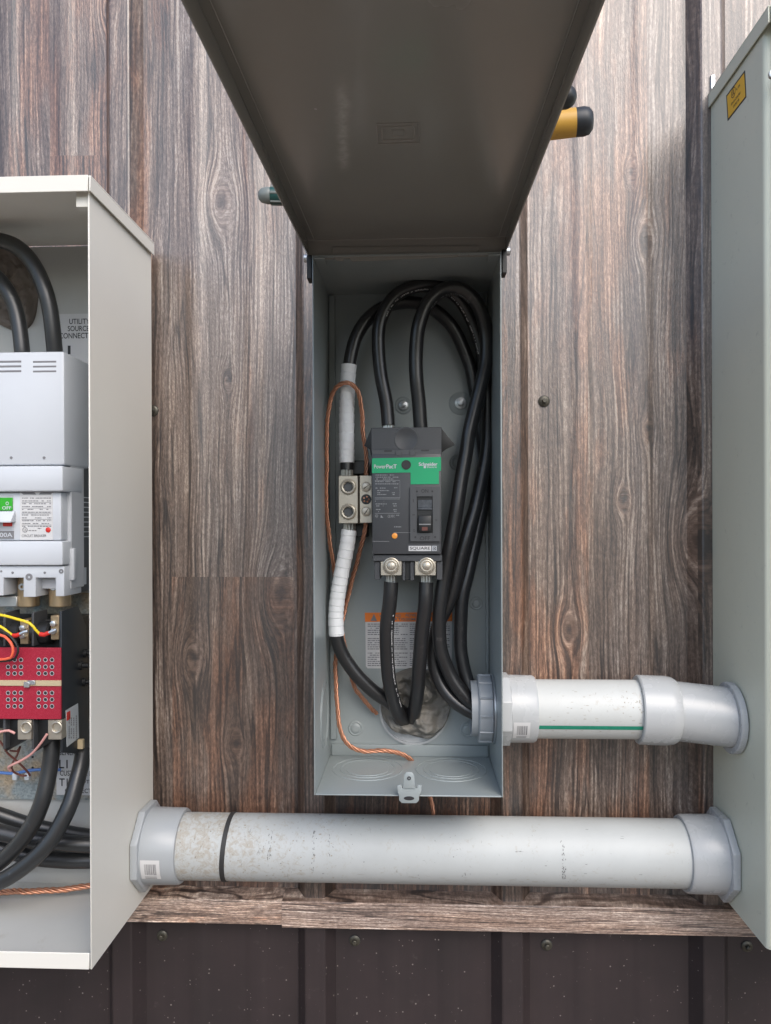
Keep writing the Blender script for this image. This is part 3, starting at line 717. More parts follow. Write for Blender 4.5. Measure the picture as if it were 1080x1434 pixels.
# ---- cables and small wires of the left cabinet
gL = 'thick black cables in the beige cabinet'
def cab(P, r, lab, g=None, mat=CABLE2, name='power_cable'): return cable(name, pts(P), r, mat, lab, 'cable', g)
cab([(-60, 322, -.09), (-20, 332, -.10), (22, 345, -.105), (52, 378, -.108), (69, 430, -.108), (77, 496, -.10), (78, 530, -.09)], .0095, 'outer black cable arching into top of the white breaker', gL)
cab([(-60, 372, -.08), (-20, 378, -.09), (8, 402, -.10), (24, 440, -.10), (32, 496, -.10), (34, 530, -.09)], .0092, 'inner black cable arching into top of the white breaker', gL)
cab([(74, 1030, -.095), (70, 1070, -.10), (60, 1120, -.108), (38, 1165, -.112), (5, 1203, -.11), (-50, 1240, -.10)], .0098, 'left black cable curving down from below the contactor', gL)
cab([(117, 1050, -.070), (111, 1082, -.088), (97, 1130, -.104), (70, 1178, -.115), (35, 1212, -.12), (-8, 1238, -.12), (-60, 1250, -.11)], .0098, 'right black cable curving down from below the contactor', gL)
xin = -0.30
cab([(-60, 1128, -.055), (-15, 1136, -.052), (35, 1152, -.048), (90, 1165, -.045), (150, 1172, -.045), (230, 1174, -.05), (300, 1175, -.055)], .0088, 'topmost black cable running across into the lower conduit', gL)
cab([(-60, 1160, -.075), (-10, 1165, -.075), (50, 1176, -.072), (110, 1182, -.068), (160, 1184, -.062), (230, 1186, -.06), (300, 1187, -.06)], .0102, 'middle black cable running across into the lower conduit', gL)
cab([(-60, 1170, -.062), (-10, 1184, -.06), (40, 1199, -.06), (100, 1205, -.058), (160, 1205, -.055), (230, 1204, -.055), (300, 1202, -.055)], .0100, 'lowest black cable running across into the lower conduit', gL)
braid('ground_wire', pts([(-50, 1252, -.06), (0, 1249, -.065), (40, 1248, -.07), (85, 1246, -.065), (133, 1239, -.058), (165, 1230, -.056), (192, 1212, -.055), (280, 1204, -.06)]), .0038, 'bare copper wire lying on the beige cabinet floor')
def wire(P, mat, r, lab, cat='wire', name='control_wire', g='thin coloured control wires'): return cable(name, pts(P), r, mat, lab, cat, g, seg=8)
w1, S1 = wire([(-30, 858, -.135), (0, 861, -.138), (24, 867, -.14), (42, 873, -.14), (50, 882, -.138), (56, 888, -.135)], YELW, .0016, 'upper yellow wire running to the right red ferrule')
MB().tube(pts([(56, 888, -.135), (62, 889, -.135), (69, 886, -.135)]), .0026, 10).build('ferrule', REDP, w1)
MB().tube(pts([(69, 886, -.135), (74, 884, -.135), (79, 882, -.134)]), .0020, 8).build('ring_terminal', ZINC, w1)
w2, S2 = wire([(-30, 868, -.132), (0, 877, -.135), (10, 884, -.135), (18, 890, -.133)], YELW, .0016, 'lower yellow wire running to the left red ferrule')
MB().tube(pts([(18, 890, -.133), (23, 890, -.133), (28, 888, -.133)]), .0026, 10).build('ferrule', REDP, w2)
MB().tube(pts([(28, 888, -.133), (34, 885, -.133), (39, 884, -.132)]), .0020, 8).build('ring_terminal', ZINC, w2)
wire([(-30, 886, -.14), (0, 889, -.142), (11, 895, -.144), (18, 906, -.145), (17, 918, -.145), (8, 923, -.143), (-30, 924, -.14)], ORW, .0016, 'orange red wire looping over the red plate')
wire([(-30, 874, -.137), (2, 883, -.14), (17, 893, -.141), (25, 906, -.141), (24, 917, -.141), (14, 925, -.140), (-30, 927, -.136)], BLK, .0014, 'thin black wire looping behind the orange red wire')
wire([(66, 1028, -.130), (58, 1040, -.128), (44, 1056, -.12), (28, 1066, -.115), (12, 1074, -.11), (15, 1079, -.105)], PKW, .0015, 'pink wire slanting down from the right lower terminal')
wire([(-30, 1030, -.128), (0, 1025, -.13), (12, 1023, -.13), (21, 1027, -.13)], PKW, .0015, 'pink wire entering the left lower terminal')
wire([(-30, 1015, -.12), (0, 1038, -.12), (10, 1054, -.11), (24, 1066, -.10), (38, 1080, -.09), (42, 1086, -.085)], BRW, .0013, 'brown wire crossing in front of the tan plate')
wire([(14, 1051, -.10), (24, 1052, -.10), (28, 1046, -.10), (24, 1058, -.095), (17, 1070, -.09), (18, 1080, -.085), (30, 1086, -.08), (37, 1086, -.08)], BRW, .0013, 'brown wire curling into the right white connector')
bw, _ = wire([(-30, 1080, -.05), (0, 1082, -.05), (20, 1083, -.05), (36, 1080, -.05), (50, 1078, -.048), (85, 1078, -.045)], BLW, .0020, 'blue wire crossing the tan plate')
for px in (20, 37):
    tag(MB().pbox(px-3.4, 1083.5, px+3.4, 1093, -.058, -.050, .0012, 2).build('wire_connector', WHT, None), 'left small white connector under the blue wire' if px == 20 else 'right small white connector where brown wires end', 'connector', 'small white wire connectors')

# ================================================================== CENTRE BOX
BX0, BX1, BZ0, BZ1, BFY, BBY = -0.1170, 0.0936, -0.3050, 0.3000, -0.165, -0.0205
T = 0.0016
box = thing('breaker_enclosure', ((BX0+BX1)/2, BBY, BZ0), 'narrow blue grey steel enclosure with its lid propped open', 'enclosure')
IB = BBY - T                                    # inner back face
MB().box((BX0, IB, BZ0), (BX1, BBY, BZ1)).build('back_panel', BOXG, box)
MB().box((BX0, BFY, BZ0), (BX0+T, IB-0.0002, BZ1), 0.0006).box((BX0+T+0.0001, IB-0.004, BZ0+0.022), (BX0+0.0105, IB-0.0002, BZ1-0.003), 0.0012).build('side_panel', BOXG, box)
MB().box((BX1-T, BFY, BZ0), (BX1, IB-0.0002, BZ1), 0.0006).box((BX1-0.0065, IB-0.004, BZ0+0.022), (BX1-T-0.0001, IB-0.0002, BZ1-0.003), 0.0012).build('side_panel', BOXG, box)
MB().box((BX0+T, BFY+0.0004, BZ0), (BX1-T, IB-0.0002, BZ0+T), 0.0005).build('floor_panel', BOXG, box)
MB().box((BX0+T, BFY+0.0015, BZ1-T), (BX1-T, IB-0.0002, BZ1)).build('top_panel', BOXG, box)
MB().box((BX0+0.004, IB-0.0045, BZ0+T), (BX1-0.004, IB-0.0002, BZ0+0.0165), 0.0010, 2).build('bottom_flange', BOXG, box)
s = MB()
for x0, x1 in ((BX0+T, BX0+0.014), (BX1-0.014, BX1-T)): s.box((x0, BFY+0.0002, BZ1-0.004), (x1, BFY+0.022, BZ1-0.0026), 0.0004)
s.build('top_lip', BOXG, box)
# knockouts pressed into the floor and the left side
def torus(s, c, axis, r, rr, seg=40):
    axis = Vector(axis).normalized(); u = axis.orthogonal().normalized(); v = axis.cross(u); c = Vector(c)
    P = [c + (u*math.cos(2*math.pi*k/seg) + v*math.sin(2*math.pi*k/seg))*r for k in range(seg+1)]
    s.tube(P, rr, 6, cap=False)
for cx_ in (-0.0625, 0.0400):
    s = MB(); z = BZ0 + T
    for r in (0.043, 0.0335, 0.0265): torus(s, (cx_, -0.0765, z), (0, 0, 1), r, 0.00075)
    s.cyl((cx_, -0.0765, z-0.0004), (cx_, -0.0765, z+0.0006), 0.0262, 40)
    s.build('knockout', BOXG, box)
s = MB(); x = BX0 + T; p = atx(457, 990, x)
for r in (0.040, 0.031): torus(s, (x, -0.080, -0.236), (1, 0, 0), r, 0.00075)
s.build('knockout', BOXG, box)
# pressed dimples with screws on the back
for px, py, r, sc_ in ((565, 568, .0098, 1), (645, 565, .0128, 1), (498, 1020, .0085, 0), (655, 1022, .0085, 0), (667, 845, .0075, 0), (641, 648, .009, 0)):
    p = at(px, py, IB)
    s = MB().lathe((p.x, IB+0.0003, p.z), (0, -1, 0), [(0, r*1.25), (.0014, r), (.0011, r*0.8), (.0022, r*0.62), (.0026, r*0.3), (.0024, 0)], 28)
    d = s.build('dimple', BOXG, box)
    if sc_:
        MB().lathe((p.x, IB-0.0022, p.z), (0, -1, 0), [(0, r*.58), (.0012, r*.58), (.002, r*.35)], 20).lathe((p.x, IB-0.004, p.z), (0, -1, 0), [(0, r*.36), (.004, r*.34), (.0046, r*.2)], 6).build('mounting_screw', ZINC, d)
# latch tab at the bottom lip
lt = MB().ppoly([(556, 1100), (562, 1099), (563, 1104), (584, 1104), (585, 1099), (591, 1100), (590, 1110), (587, 1114), (587, 1121), (583, 1125), (563, 1125), (559, 1121), (559, 1114), (557, 1110)], BFY-0.004, BFY-0.001, 0.0006).build('latch_plate', BOXG, box)
s = MB().ppoly([(564.5, 1104), (565.5, 1086), (569, 1081.5), (577, 1081.5), (580.5, 1086), (581.5, 1104)], BFY-0.006, BFY-0.0045, 0.0005); s.build('latch_tongue', BOXG, lt)
p = at(573, 1090, BFY-0.0065); MB().ring((p.x, BFY-0.006, p.z), (0, -1, 0), .0008, .0022, .0005, 16).build('tongue_hole', CHAR, lt)
q = at(573, 1118, BFY-0.0042)
t_ = MB(); t_.prism([(q.x + .0058*math.cos(a_), q.z + .0022*math.sin(a_)) for a_ in frange(0, 6.0, 18)], 'y', BFY-0.0043, BFY-0.0038); t_.build('padlock_hole', INK, lt)
# hinge pieces
MB().pbox(429.5, 357, 436.5, 390, BFY+0.002, BFY+0.02, 0.0006).build('hinge_bracket', BLK, box)
MB().pbox(703.5, 349, 710, 382, BFY+0.002, BFY+0.02, 0.0006).build('hinge_bracket', BLK, box)
for px, py, dx in ((712.5, 352, 1), (427.5, 362, -1)):
    p = at(px, py, BFY+0.012); MB().lathe((p.x-dx*.003, BFY+0.012, p.z), (dx, 0, 0), [(0, .0045), (.004, .0045), (.005, .003)], 12).build('hinge_rivet', ZINC, box)
# lid, swung up and a little past level
zl = lambda y: 0.3015 + (y + 0.165)*(0.0265/0.441)      # lower edge of the lid's side flange
LY0, LY1, FH = -0.158, -0.775, 0.0165
lx0, lx1 = BX0 - 0.0065, BX1 + 0.0065
lid = MB()
lid.prism([(LY0, zl(LY0)+FH), (LY1, zl(LY1)+FH), (LY1, zl(LY1)+FH+T), (LY0, zl(LY0)+FH+T)], 'x', lx0, lx1, 0.0005)
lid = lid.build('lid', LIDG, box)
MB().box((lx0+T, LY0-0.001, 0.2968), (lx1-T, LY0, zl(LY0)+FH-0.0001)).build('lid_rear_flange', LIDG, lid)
for xa in (lx0, lx1-T):
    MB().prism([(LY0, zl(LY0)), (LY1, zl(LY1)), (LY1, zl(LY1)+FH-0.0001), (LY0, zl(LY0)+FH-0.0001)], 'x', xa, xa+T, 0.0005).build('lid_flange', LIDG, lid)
# rolled inner beads along the sides
for xa in (lx0+0.0085, lx1-0.0085):
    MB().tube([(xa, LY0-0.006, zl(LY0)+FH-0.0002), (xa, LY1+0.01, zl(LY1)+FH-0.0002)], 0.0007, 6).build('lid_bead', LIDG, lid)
# rear lip with two notches
ry = BFY + 0.004
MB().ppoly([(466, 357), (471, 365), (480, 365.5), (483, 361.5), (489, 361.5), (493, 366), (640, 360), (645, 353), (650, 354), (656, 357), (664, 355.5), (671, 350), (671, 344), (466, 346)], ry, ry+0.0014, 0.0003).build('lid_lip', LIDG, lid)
# pressed emblem on the lid underside
zc = lambda px, py: None
def lidpt(px, py):      # point of the lid's underside seen at a pixel
    d = ray(px, py); k = 0.0265/0.441; n = Vector((0, -k, 1)); p0 = Vector((0, -0.165, 0.3015+FH)); return CAM + d*((p0-CAM).dot(n)/d.dot(n))
s = MB()
def ridge(lst, r=0.0008):
    P = [lidpt(*q) for q in lst]; P = [p + Vector((0, 0, -0.0001)) for p in P]; s.tube(P + [P[0]], r, 6)
ridge([(528, 173), (586, 171), (587, 199), (529, 201)]); ridge([(535, 178), (577, 176), (580, 179), (580, 193), (577, 195), (536, 196)])
ridge([(549, 182), (566, 181), (566, 190), (549, 191)], 0.0004)
s.build('pressed_emblem', LIDG, lid)

# warning label on the back
fy = IB - 0.0004
wl = MB().ppoly([(511.5, 858.5), (633, 858.5), (633, 934), (630, 937), (515, 936), (512.5, 933)], fy, fy+0.0003).build('warning_label', LABEL, box)
MB().ppoly([(511, 858), (633.5, 857.5), (633.5, 870), (511.5, 871)], fy-0.0002, fy).build('warning_band', ORANGE, wl)
s = MB(); f3 = fy-0.0004
s.ppoly([(523.8, 859.6), (528, 869.5), (519, 869.5)], f3, f3+0.0001)
s.ptext('WARNING', 531, 860, 561, 864, f3); s.ptext('ADVERTENCIA', 567.5, 859.5, 609, 863.5, f3); s.ptext('AVERTISSEMENT', 537, 865.2, 598, 869, f3)
rr = random.Random(3)
for i in range(21):
    yy = 874 + i*2.9
    if i in (6, 13): continue
    for x0, x1 in ((515, 571), (574, 630)):
        prow(s, x0, x1 - rr.choice((0, 0, 3, 12)), yy, 1.25, f3, 0.93, 1.2, 5, rr)
s.build('warning_print', INKG, wl)

# duct seal and ring at the rear hole
p = at(580, 994, IB)
tag(MB().lathe((p.x, IB-0.0001, p.z), (0, -1, 0), [(0, .0455), (.003, .0455), (.003, .0425), (.0005, .0425), (0, 0)], 48).build('conduit_bushing', FIT2), 'white plastic ring around the putty at the bottom of the blue grey box', 'bushing')
p = at(582, 984, IB)
blob('duct_seal', (p.x-0.001, IB-0.0006, p.z), 0.0445, 0.0455, 0.022, PUTTY, 'lump of grey brown putty sealing the rear hole of the blue grey box', 'putty', 11, amp=0.10)

# ---- charcoal breaker with green label
MF = -0.112
mb_ = thing('circuit_breaker', at(569, 700, -0.05), 'charcoal two pole circuit breaker with green label in the centre box', 'circuit breaker')
MB().pbox(521, 636, 618.5, 776, MF, -0.040, 0.0012, 2).build('case', CHAR, mb_)
MB().pbox(522, 777, 619.5, 786, MF+0.004, -0.05, 0.0008).pbox(524.5, 786, 532.5, 812, MF+0.008, -0.06, 0.0006).pbox(563.5, 786, 568, 813, MF+0.008, -0.06, .0006).pbox(574.5, 786, 580.5, 813, MF+0.008, -0.06, .0006).pbox(611.5, 786, 620, 812, MF+0.008, -0.06, .0006).build('terminal_housing', CHAR, mb_)
MB().pbox(568, 776, 575, 812, MF+0.012, -0.06, 0.0004).build('pole_slot', BLK, mb_)
sh = MB().pbox(519.5, 599, 619, 636, MF+0.004, -0.07, 0.0008, 1).build('terminal_shield', CHAR, mb_)
p = at(569, 615, MF+0.004); MB().lathe((p.x, MF+0.0041, p.z), (0, -1, 0), [(0, .0145), (.0005, .0142), (.0006, .0128), (.0002, .0120), (.0003, 0)], 40).build('knockout_disc', CHAR, sh)
MB().pbox(520.5, 629.5, 618.5, 636.5, MF+0.001, MF+0.004, 0.0006).pbox(554, 631, 562, 637.5, MF-0.0005, MF+0.002, .0003).pbox(574, 631, 582, 637.5, MF-0.0005, MF+0.002, .0003).build('shield_rib', CHAR2, sh)
MB().pbox(538, 630.5, 549, 632.5, MF+0.0006, MF+0.002).pbox(590, 629.7, 601, 631.7, MF+0.0006, MF+0.002).build('shield_slot', INK, sh)
for q in ([(520, 600), (510, 624), (518, 629.5), (520, 640)], [(618.5, 600), (637.5, 623), (625, 629), (618.5, 634)]):
    MB().ppoly(q, MF+0.012, MF+0.0135, 0.0003).build('shield_wing', BLK, sh)
fy = MF - 0.0006
gl = MB().ppoly([(521, 642.5), (522, 641.8), (617, 640), (617.8, 641), (617.8, 659), (614.8, 659.5), (614.8, 677.8), (575.3, 678.2), (575, 661.6), (521, 662.6)], fy, MF+0.0005).build('green_label', GREEN, mb_)
s = MB(); s.ptext('Power', 524, 650.5, 540.5, 656, fy-0.0002); s.build('lettering', PRINTW, gl)
s = MB(); s.ptext('PacT', 541, 650.3, 555.5, 656, fy-0.0002); s.ptext('PacT', 541.3, 650.3, 555.8, 656, fy-0.0003)
s.ptext('Schneider', 586.5, 647.5, 612.5, 652.3, fy-0.0002); s.ptext('Schneider', 586.8, 647.5, 612.8, 652.3, fy-0.0003); s.ptext('Electric', 598, 652.8, 612, 655.2, fy-0.0002); s.pbox(593.5, 652.4, 596.5, 655.6, fy-0.0002, fy); s.build('lettering', WHT, gl)
p = at(569, 651, MF); MB().cyl((p.x, MF+0.001, p.z), (p.x, fy-0.0003, p.z), .0051, 28).build('screw_hole', INK, gl)
MB().ring((p.x, fy-0.0002, p.z), (0, -1, 0), .0048, .0056, .0005, 28).build('hole_rim', BLK, gl)
# toggle frame with a real opening
FX = MF - 0.003
fr = MB()
for q in ((574.5, 682, 584, 758), (606, 682, 616, 758), (584, 682, 606, 695), (584, 746.5, 606, 758)): fr.pbox(*q, FX, MF+0.0003, 0)
bmesh.ops.remove_doubles(fr.bm, verts=fr.bm.verts, dist=1e-6)
fr = fr.build('toggle_frame', CHAR2, mb_)
MB().pbox(583.5, 694.5, 606.5, 747, MF-0.0004, MF+0.0002).build('toggle_well', BLK, fr)
MB().pbox(585, 700, 605.5, 711, MF-0.0016, MF, .0004).pbox(584.8, 711, 605.7, 714, MF-0.0022, MF, .0005).build('slide_cover', simple('grey_slide', (0.07, 0.078, 0.09), 0.25, var=0.7, scale=260), fr)
MB().pbox(586, 722, 604.5, 745, MF-0.0075, MF, 0.0015, 2).build('toggle_handle', BLK, fr)
MB().pbox(587, 733.5, 603.5, 735, MF-0.0078, MF-0.007, 0).build('handle_ridge', PRINTD, fr)
MB().pbox(591, 738, 599, 743, MF-0.0078, MF-0.0073, 0).build('handle_mark', BRW, fr)
s = MB(); s.ptext('ON', 590, 685, 600, 690, FX-0.0002); s.ptext('OFF', 588, 751, 602.5, 756.5, FX-0.0002); s.ptext('O', 578.5, 741, 581.5, 745, FX-0.0002); s.ptext('I', 578.5, 699, 579.3, 703.5, FX-0.0002); s.pbox(577.5, 720.5, 581.5, 721.5, FX-0.0002, FX)
s.ptext('PUSH', 609.5, 727, 612.5, 729.5, FX-.0002); s.build('frame_lettering', INK, fr)
for px, py in ((584, 688.2), (605.5, 688), (581.7, 752.3), (609.5, 752)):
    p = at(px, py, FX); MB().cyl((p.x, FX+0.001, p.z), (p.x, FX-0.0002, p.z), .0012, 12).build('frame_hole', INK, fr)
# printed data on the case
s = MB(); f2 = MF - 0.0002; rr = random.Random(9)
for yy, x0, x1, d in ((665.2, 526, 552, .9), (668.2, 526, 558, .8), (670.8, 527, 551, .9), (674.5, 525.5, 554, .9), (677.6, 525.5, 558, .95), (683.5, 526, 540, .8), (683, 552, 557, 1), (687, 528.5, 545, .8), (687, 548, 553, .9), (690, 528.5, 533, .8), (690, 549, 553, .9), (692.5, 528.5, 541, .8), (692.5, 550, 553, .9), (701.8, 525.5, 538, .8), (705.7, 526, 542, .8), (705.5, 550, 556, 1), (708.5, 527, 537, .7), (708.5, 551, 556, 1), (713.5, 526.5, 533, .9), (713.8, 551, 556, 1), (716.5, 527, 537, .7), (716.3, 552, 556, 1), (737.8, 552, 562, 1)):
    prow(s, x0, x1, yy, 1.25, f2, d, 0.8, 3.0, rr)
for q in ((525, 672.6, 560, 673.0), (525, 696.8, 560, 697.2), (560, 673, 560.4, 697.2), (525, 698.6, 560, 699.0), (525, 718.6, 560, 719), (521.5, 757.8, 545, 758.3), (551, 745.6, 575, 746.1)): s.pbox(*q, f2, f2+.0002)
p = at(527.5, 722.5, MF); s.ring((p.x, f2, p.z), (0, -1, 0), .0014, .0018, .0002, 18); s.ptext('UL', 526.4, 721.2, 528.8, 723.8, f2-.0001)
s.ppoly([(533.5, 721), (537, 725), (533, 725)], f2, f2+.0002); s.ptext('IEC', 548, 721, 553.5, 724.5, f2-.0001); s.ptext('CE', 543, 721, 547, 724.8, f2-.0001); prow(s, 555, 559, 721.5, 1.2, f2, 1)
s.build('printed_data', PRINTD, mb_)
p = at(552.8, 750.4, MF); MB().lathe((p.x, MF+.0002, p.z), (0, -1, 0), [(0, .0034), (.001, .0034), (.0014, .0026), (.0014, 0)], 24).build('trip_button', ORANGED, mb_)
bpn = MB().pbox(570.5, 762.5, 616, 773, MF-0.0006, MF, .0002).build('name_plate', CHAR2, mb_)
MB().pbox(572.5, 764.5, 604, 771.5, MF-0.0009, MF-0.0006).build('name_plate_field', LABEL, bpn)
MB().ptext('SQUARE', 574, 765.7, 602.5, 770.4, MF-0.0011).build('lettering', INK, bpn)
s = MB()
for q in ((605.3, 764.5, 611.5, 765.3), (605.3, 770.7, 611.5, 771.5), (605.3, 765.3, 606.2, 770.7), (610.6, 765.3, 611.5, 770.7)): s.pbox(*q, MF-0.0009, MF-0.0006)
s.ptext('D', 607.1, 766.2, 609.8, 769.8, MF-0.0009); s.build('square_mark', WHT, bpn)
for x0, cxp in ((533, 548), (581, 597.5)):
    s = MB().pbox(x0, 786, x0+29.8, 806, MF+0.004, -0.075, .0007); lg = s.build('terminal_lug', NICK, mb_)
    p = at(cxp, 792.5, MF+0.004)
    MB().lathe((p.x, MF+0.004, p.z), (0, -1, 0), [(0, .0100), (.0012, .0100), (.0016, .0090), (.0004, .0085), (.0002, .0076), (.0030, .0074), (.0034, .0064), (.0030, .0050), (.0042, .0046), (.0050, .003), (.0052, 0)], 28).build('lug_screw', NICK, lg)

# ---- neutral lug block
nb = thing('neutral_lug', at(498, 700, -0.05), 'silver lug block with round screws beside the charcoal breaker', 'lug block')
NF = -0.088
MB().pbox(474, 666, 501.8, 733, NF, -0.05, .0008).build('lug_body', NICK, nb)
MB().pbox(503.4, 665.5, 521.5, 732.5, NF, -0.05, .0008).build('lug_body', NICK, nb)
MB().pbox(477, 645, 515, 664, -0.06, -0.025, .001).pbox(488, 733, 515, 752, -0.058, -0.025, .001).build('insulating_base', BLK, nb)
for py in (681.8, 716.8):
    p = at(488, py, NF)
    sc1 = MB().lathe((p.x, NF, p.z), (0, -1, 0), [(0, .0100), (.0005, .0100), (.0002, .0090), (.0030, .0088), (.0036, .0076), (.0032, .0062)], 32, cap=False).lathe((p.x, NF-.0033, p.z), (0, 1, 0), [(0, .0060), (.0031, .0058)], 6, cap=False).build('lug_screw', NICK, nb)
    MB().cyl((p.x, NF-.0001, p.z), (p.x, NF-.0004, p.z), .0062, 6).build('socket', CHAR2, sc1)
for py in (682, 716.5):
    p = at(513, py, NF)
    s1 = MB().lathe((p.x, NF, p.z), (0, -1, 0), [(0, .0064), (.0004, .0064), (.0002, .0056), (.0016, .0054), (.0020, .0045), (.0020, 0)], 28).build('slotted_screw', NICK, nb)
    d = 0.0038; a_ = 0.6 if py < 700 else 1.0
    v1 = Vector((math.cos(a_)*d, 0, math.sin(a_)*d)); c0 = Vector((p.x, NF-.0021, p.z)); MB().tube([c0-v1, c0+v1], .0005, 6).build('slot', INK, s1)
p = at(513, 699.2, NF); h = MB().cyl((p.x, NF+.001, p.z), (p.x, NF-.0003, p.z), .0063, 24).build('wire_hole', INK, nb)
s = MB()
for i in range(5):
    aa = i*1.3; s.cyl((p.x+.0030*math.cos(aa), NF-.0002, p.z+.0030*math.sin(aa)), (p.x+.0032*math.cos(aa), NF-.0008, p.z+.0032*math.sin(aa)), .0012, 8)
s.build('wire_end', COPPER, h)

# ---- cables in the centre box
gC = 'thick black cables in the blue grey box'
CR = .0083
def strands(P, r, parent, n_=9):
    S = spline(pts(P), .002); s = MB()
    for k in range(n_):
        a = 2*math.pi*k/n_; d = Vector((math.cos(a), math.sin(a), 0))*r*0.72
        s.tube([q + d for q in S], r*0.27, 6)
    return s.build('bare_strands', STRANDM, parent)
gT = 'taped neutral cable ends'
nu, S = cab([(489, 512, -.070), (493, 490, -.070), (501, 468, -.068), (517, 446, -.064), (542, 428, -.058), (575, 423, -.052), (607, 433, -.048), (634, 458, -.046), (653, 497, -.044), (664, 540, -.042), (672, 590, -.04), (680, 650, -.042), (676, 710, -.048), (665, 760, -.055), (656, 800, -.06), (648, 838, -.062), (645, 880, -.062), (647, 920, -.062), (656, 957, -.066), (672, 985, -.072), (700, 994, -.075), (730, 996, -.075)], CR, 'taped black cable from the lug top looping right to the conduit', gC, CABLE)
def tape(P, r, parent, pitch=0.0095):
    S = spline(pts(P), .0012); L = [0.0]
    for a, b in zip(S, S[1:]): L.append(L[-1] + (b-a).length)
    s = MB(); tot = L[-1]
    s.tube(S, r, 20, rfun=lambda f: r*(1 + 0.065*(((f*tot)/pitch + 0.3*math.sin(f*9)) % 1.0)))
    s.bm.normal_update(); return s.build('white_tape', TAPE, parent, 25)
tape([(486, 648, -.070), (485.5, 610, -.070), (486, 570, -.070), (487, 540, -.070), (489, 511, -.070)], CR*1.10, nu)
MB().tube(spline(pts([(486, 658, -.070), (486, 646, -.070)])), CR*1.02, 16).build('cable_end', CABLE, nu)
strands([(486, 668, -.070), (486, 656, -.070)], CR*0.95, nu)
nd, S = cab([(471, 884, -.066), (473, 896, -.066), (481, 917, -.064), (499, 944, -.060), (522, 967, -.054), (545, 983, -.048), (563, 997, -.040), (572, 1004, -.030)], CR*1.04, 'taped black cable curving from the lug bottom into the putty', gC, CABLE)
tape([(489, 742, -.070), (486, 765, -.070), (479, 800, -.068), (473, 835, -.067), (470.5, 865, -.066), (471.5, 890, -.066)], CR*1.12, nd)
strands([(489, 744, -.070), (489.5, 732, -.070)], CR*0.95, nd)
ca, SA = cab([(544, 596, -.080), (541, 565, -.080), (534, 525, -.080), (530, 485, -.080), (533, 450, -.080), (546, 423, -.078), (567, 406, -.074), (594, 399, -.070), (622, 404, -.064), (647, 424, -.060), (667, 462, -.057), (679, 515, -.055), (683, 580, -.055), (680, 640, -.060), (668, 700, -.066), (654, 750, -.070), (643, 790, -.070), (631, 838, -.068), (616, 872, -.064), (607, 905, -.062), (609, 935, -.062), (620, 963, -.064), (640, 985, -.070), (668, 1000, -.074), (700, 1004, -.075), (730, 1004, -.075)], CR, 'left black cable looping from the breaker top down to the conduit', gC, CABLE)
strands([(544.5, 604, -.080), (544, 594, -.080)], CR*0.85, ca)
cb, SB = cab([(590, 604, -.084), (587, 570, -.086), (583.5, 530, -.088), (583, 490, -.090), (587, 455, -.092), (599, 425, -.092), (621, 406, -.090), (646, 405, -.086), (668, 425, -.082), (679, 458, -.078), (682, 495, -.076), (675, 535, -.076), (663, 580, -.078), (653, 630, -.080), (645, 680, -.082), (637, 730, -.083), (628, 780, -.083), (619, 828, -.081), (615, 874, -.079), (618, 909, -.077), (629, 941, -.076), (645, 966, -.077), (666, 986, -.078), (700, 992, -.077), (730, 992, -.077)], CR*1.04, 'right black cable looping from the breaker top down to the conduit', gC, CABLE)
l1, SL1 = cab([(548, 815, -.088), (546, 840, -.088), (542, 880, -.084), (542.5, 920, -.078), (546, 955, -.070), (552, 983, -.060), (560, 1003, -.048), (568, 1010, -.030)], CR*1.06, 'left black cable running from the breaker bottom to the putty', gC, CABLE)
strands([(548, 804, -.088), (548, 817, -.088)], CR*0.85, l1)
l2, SL2 = cab([(597, 815, -.088), (595.5, 845, -.088), (591.5, 885, -.084), (588, 925, -.078), (586, 955, -.070), (583, 980, -.060), (580, 998, -.046), (578, 1008, -.030)], CR*1.06, 'right black cable running from the breaker bottom to the putty', gC, CABLE)
strands([(597, 804, -.088), (597, 817, -.088)], CR*0.85, l2)
def print_on(S, i0, i1, r, parent, side=0.55, seed=1):
    rr = random.Random(seed); s = MB(); i = i0
    while i < i1-1:
        a, b = S[i], S[i+1]; T_ = (b-a).normalized(); toc = (CAM - a).normalized(); sd = T_.cross(toc).normalized(); nrm = (toc*math.cos(side) + sd*math.sin(side)).normalized()
        nrm = (nrm - T_*nrm.dot(T_)).normalized(); bn = T_.cross(nrm)
        L = (b-a).length
        for k in range(3):
            if rr.random() < 0.25: continue
            c = a + T_*(L*(k+0.5)/3) + nrm*(r*1.006); w_ = 0.0010; hl = L/3*rr.uniform(0.22, 0.4)
            off = rr.uniform(-.0003, .0003)
            vs = [s.bm.verts.new(c + bn*(off + x*w_*rr.uniform(.5, 1.0)) + T_*(y*hl)) for x, y in ((-1, -1), (1, -1), (1, 1), (-1, 1))]
            s.bm.faces.new(vs)
        i += 1
    return s.build('cable_print', PRINTW if seed != 3 else PRINTD, parent)
print_on(SL1, 5, len(SL1)-6, CR*1.06, l1, -0.75, 1); print_on(SA, 20, 60, CR, ca, 0.6, 5); print_on(SB, 22, 34, CR*1.04, cb, 0.9, 3)

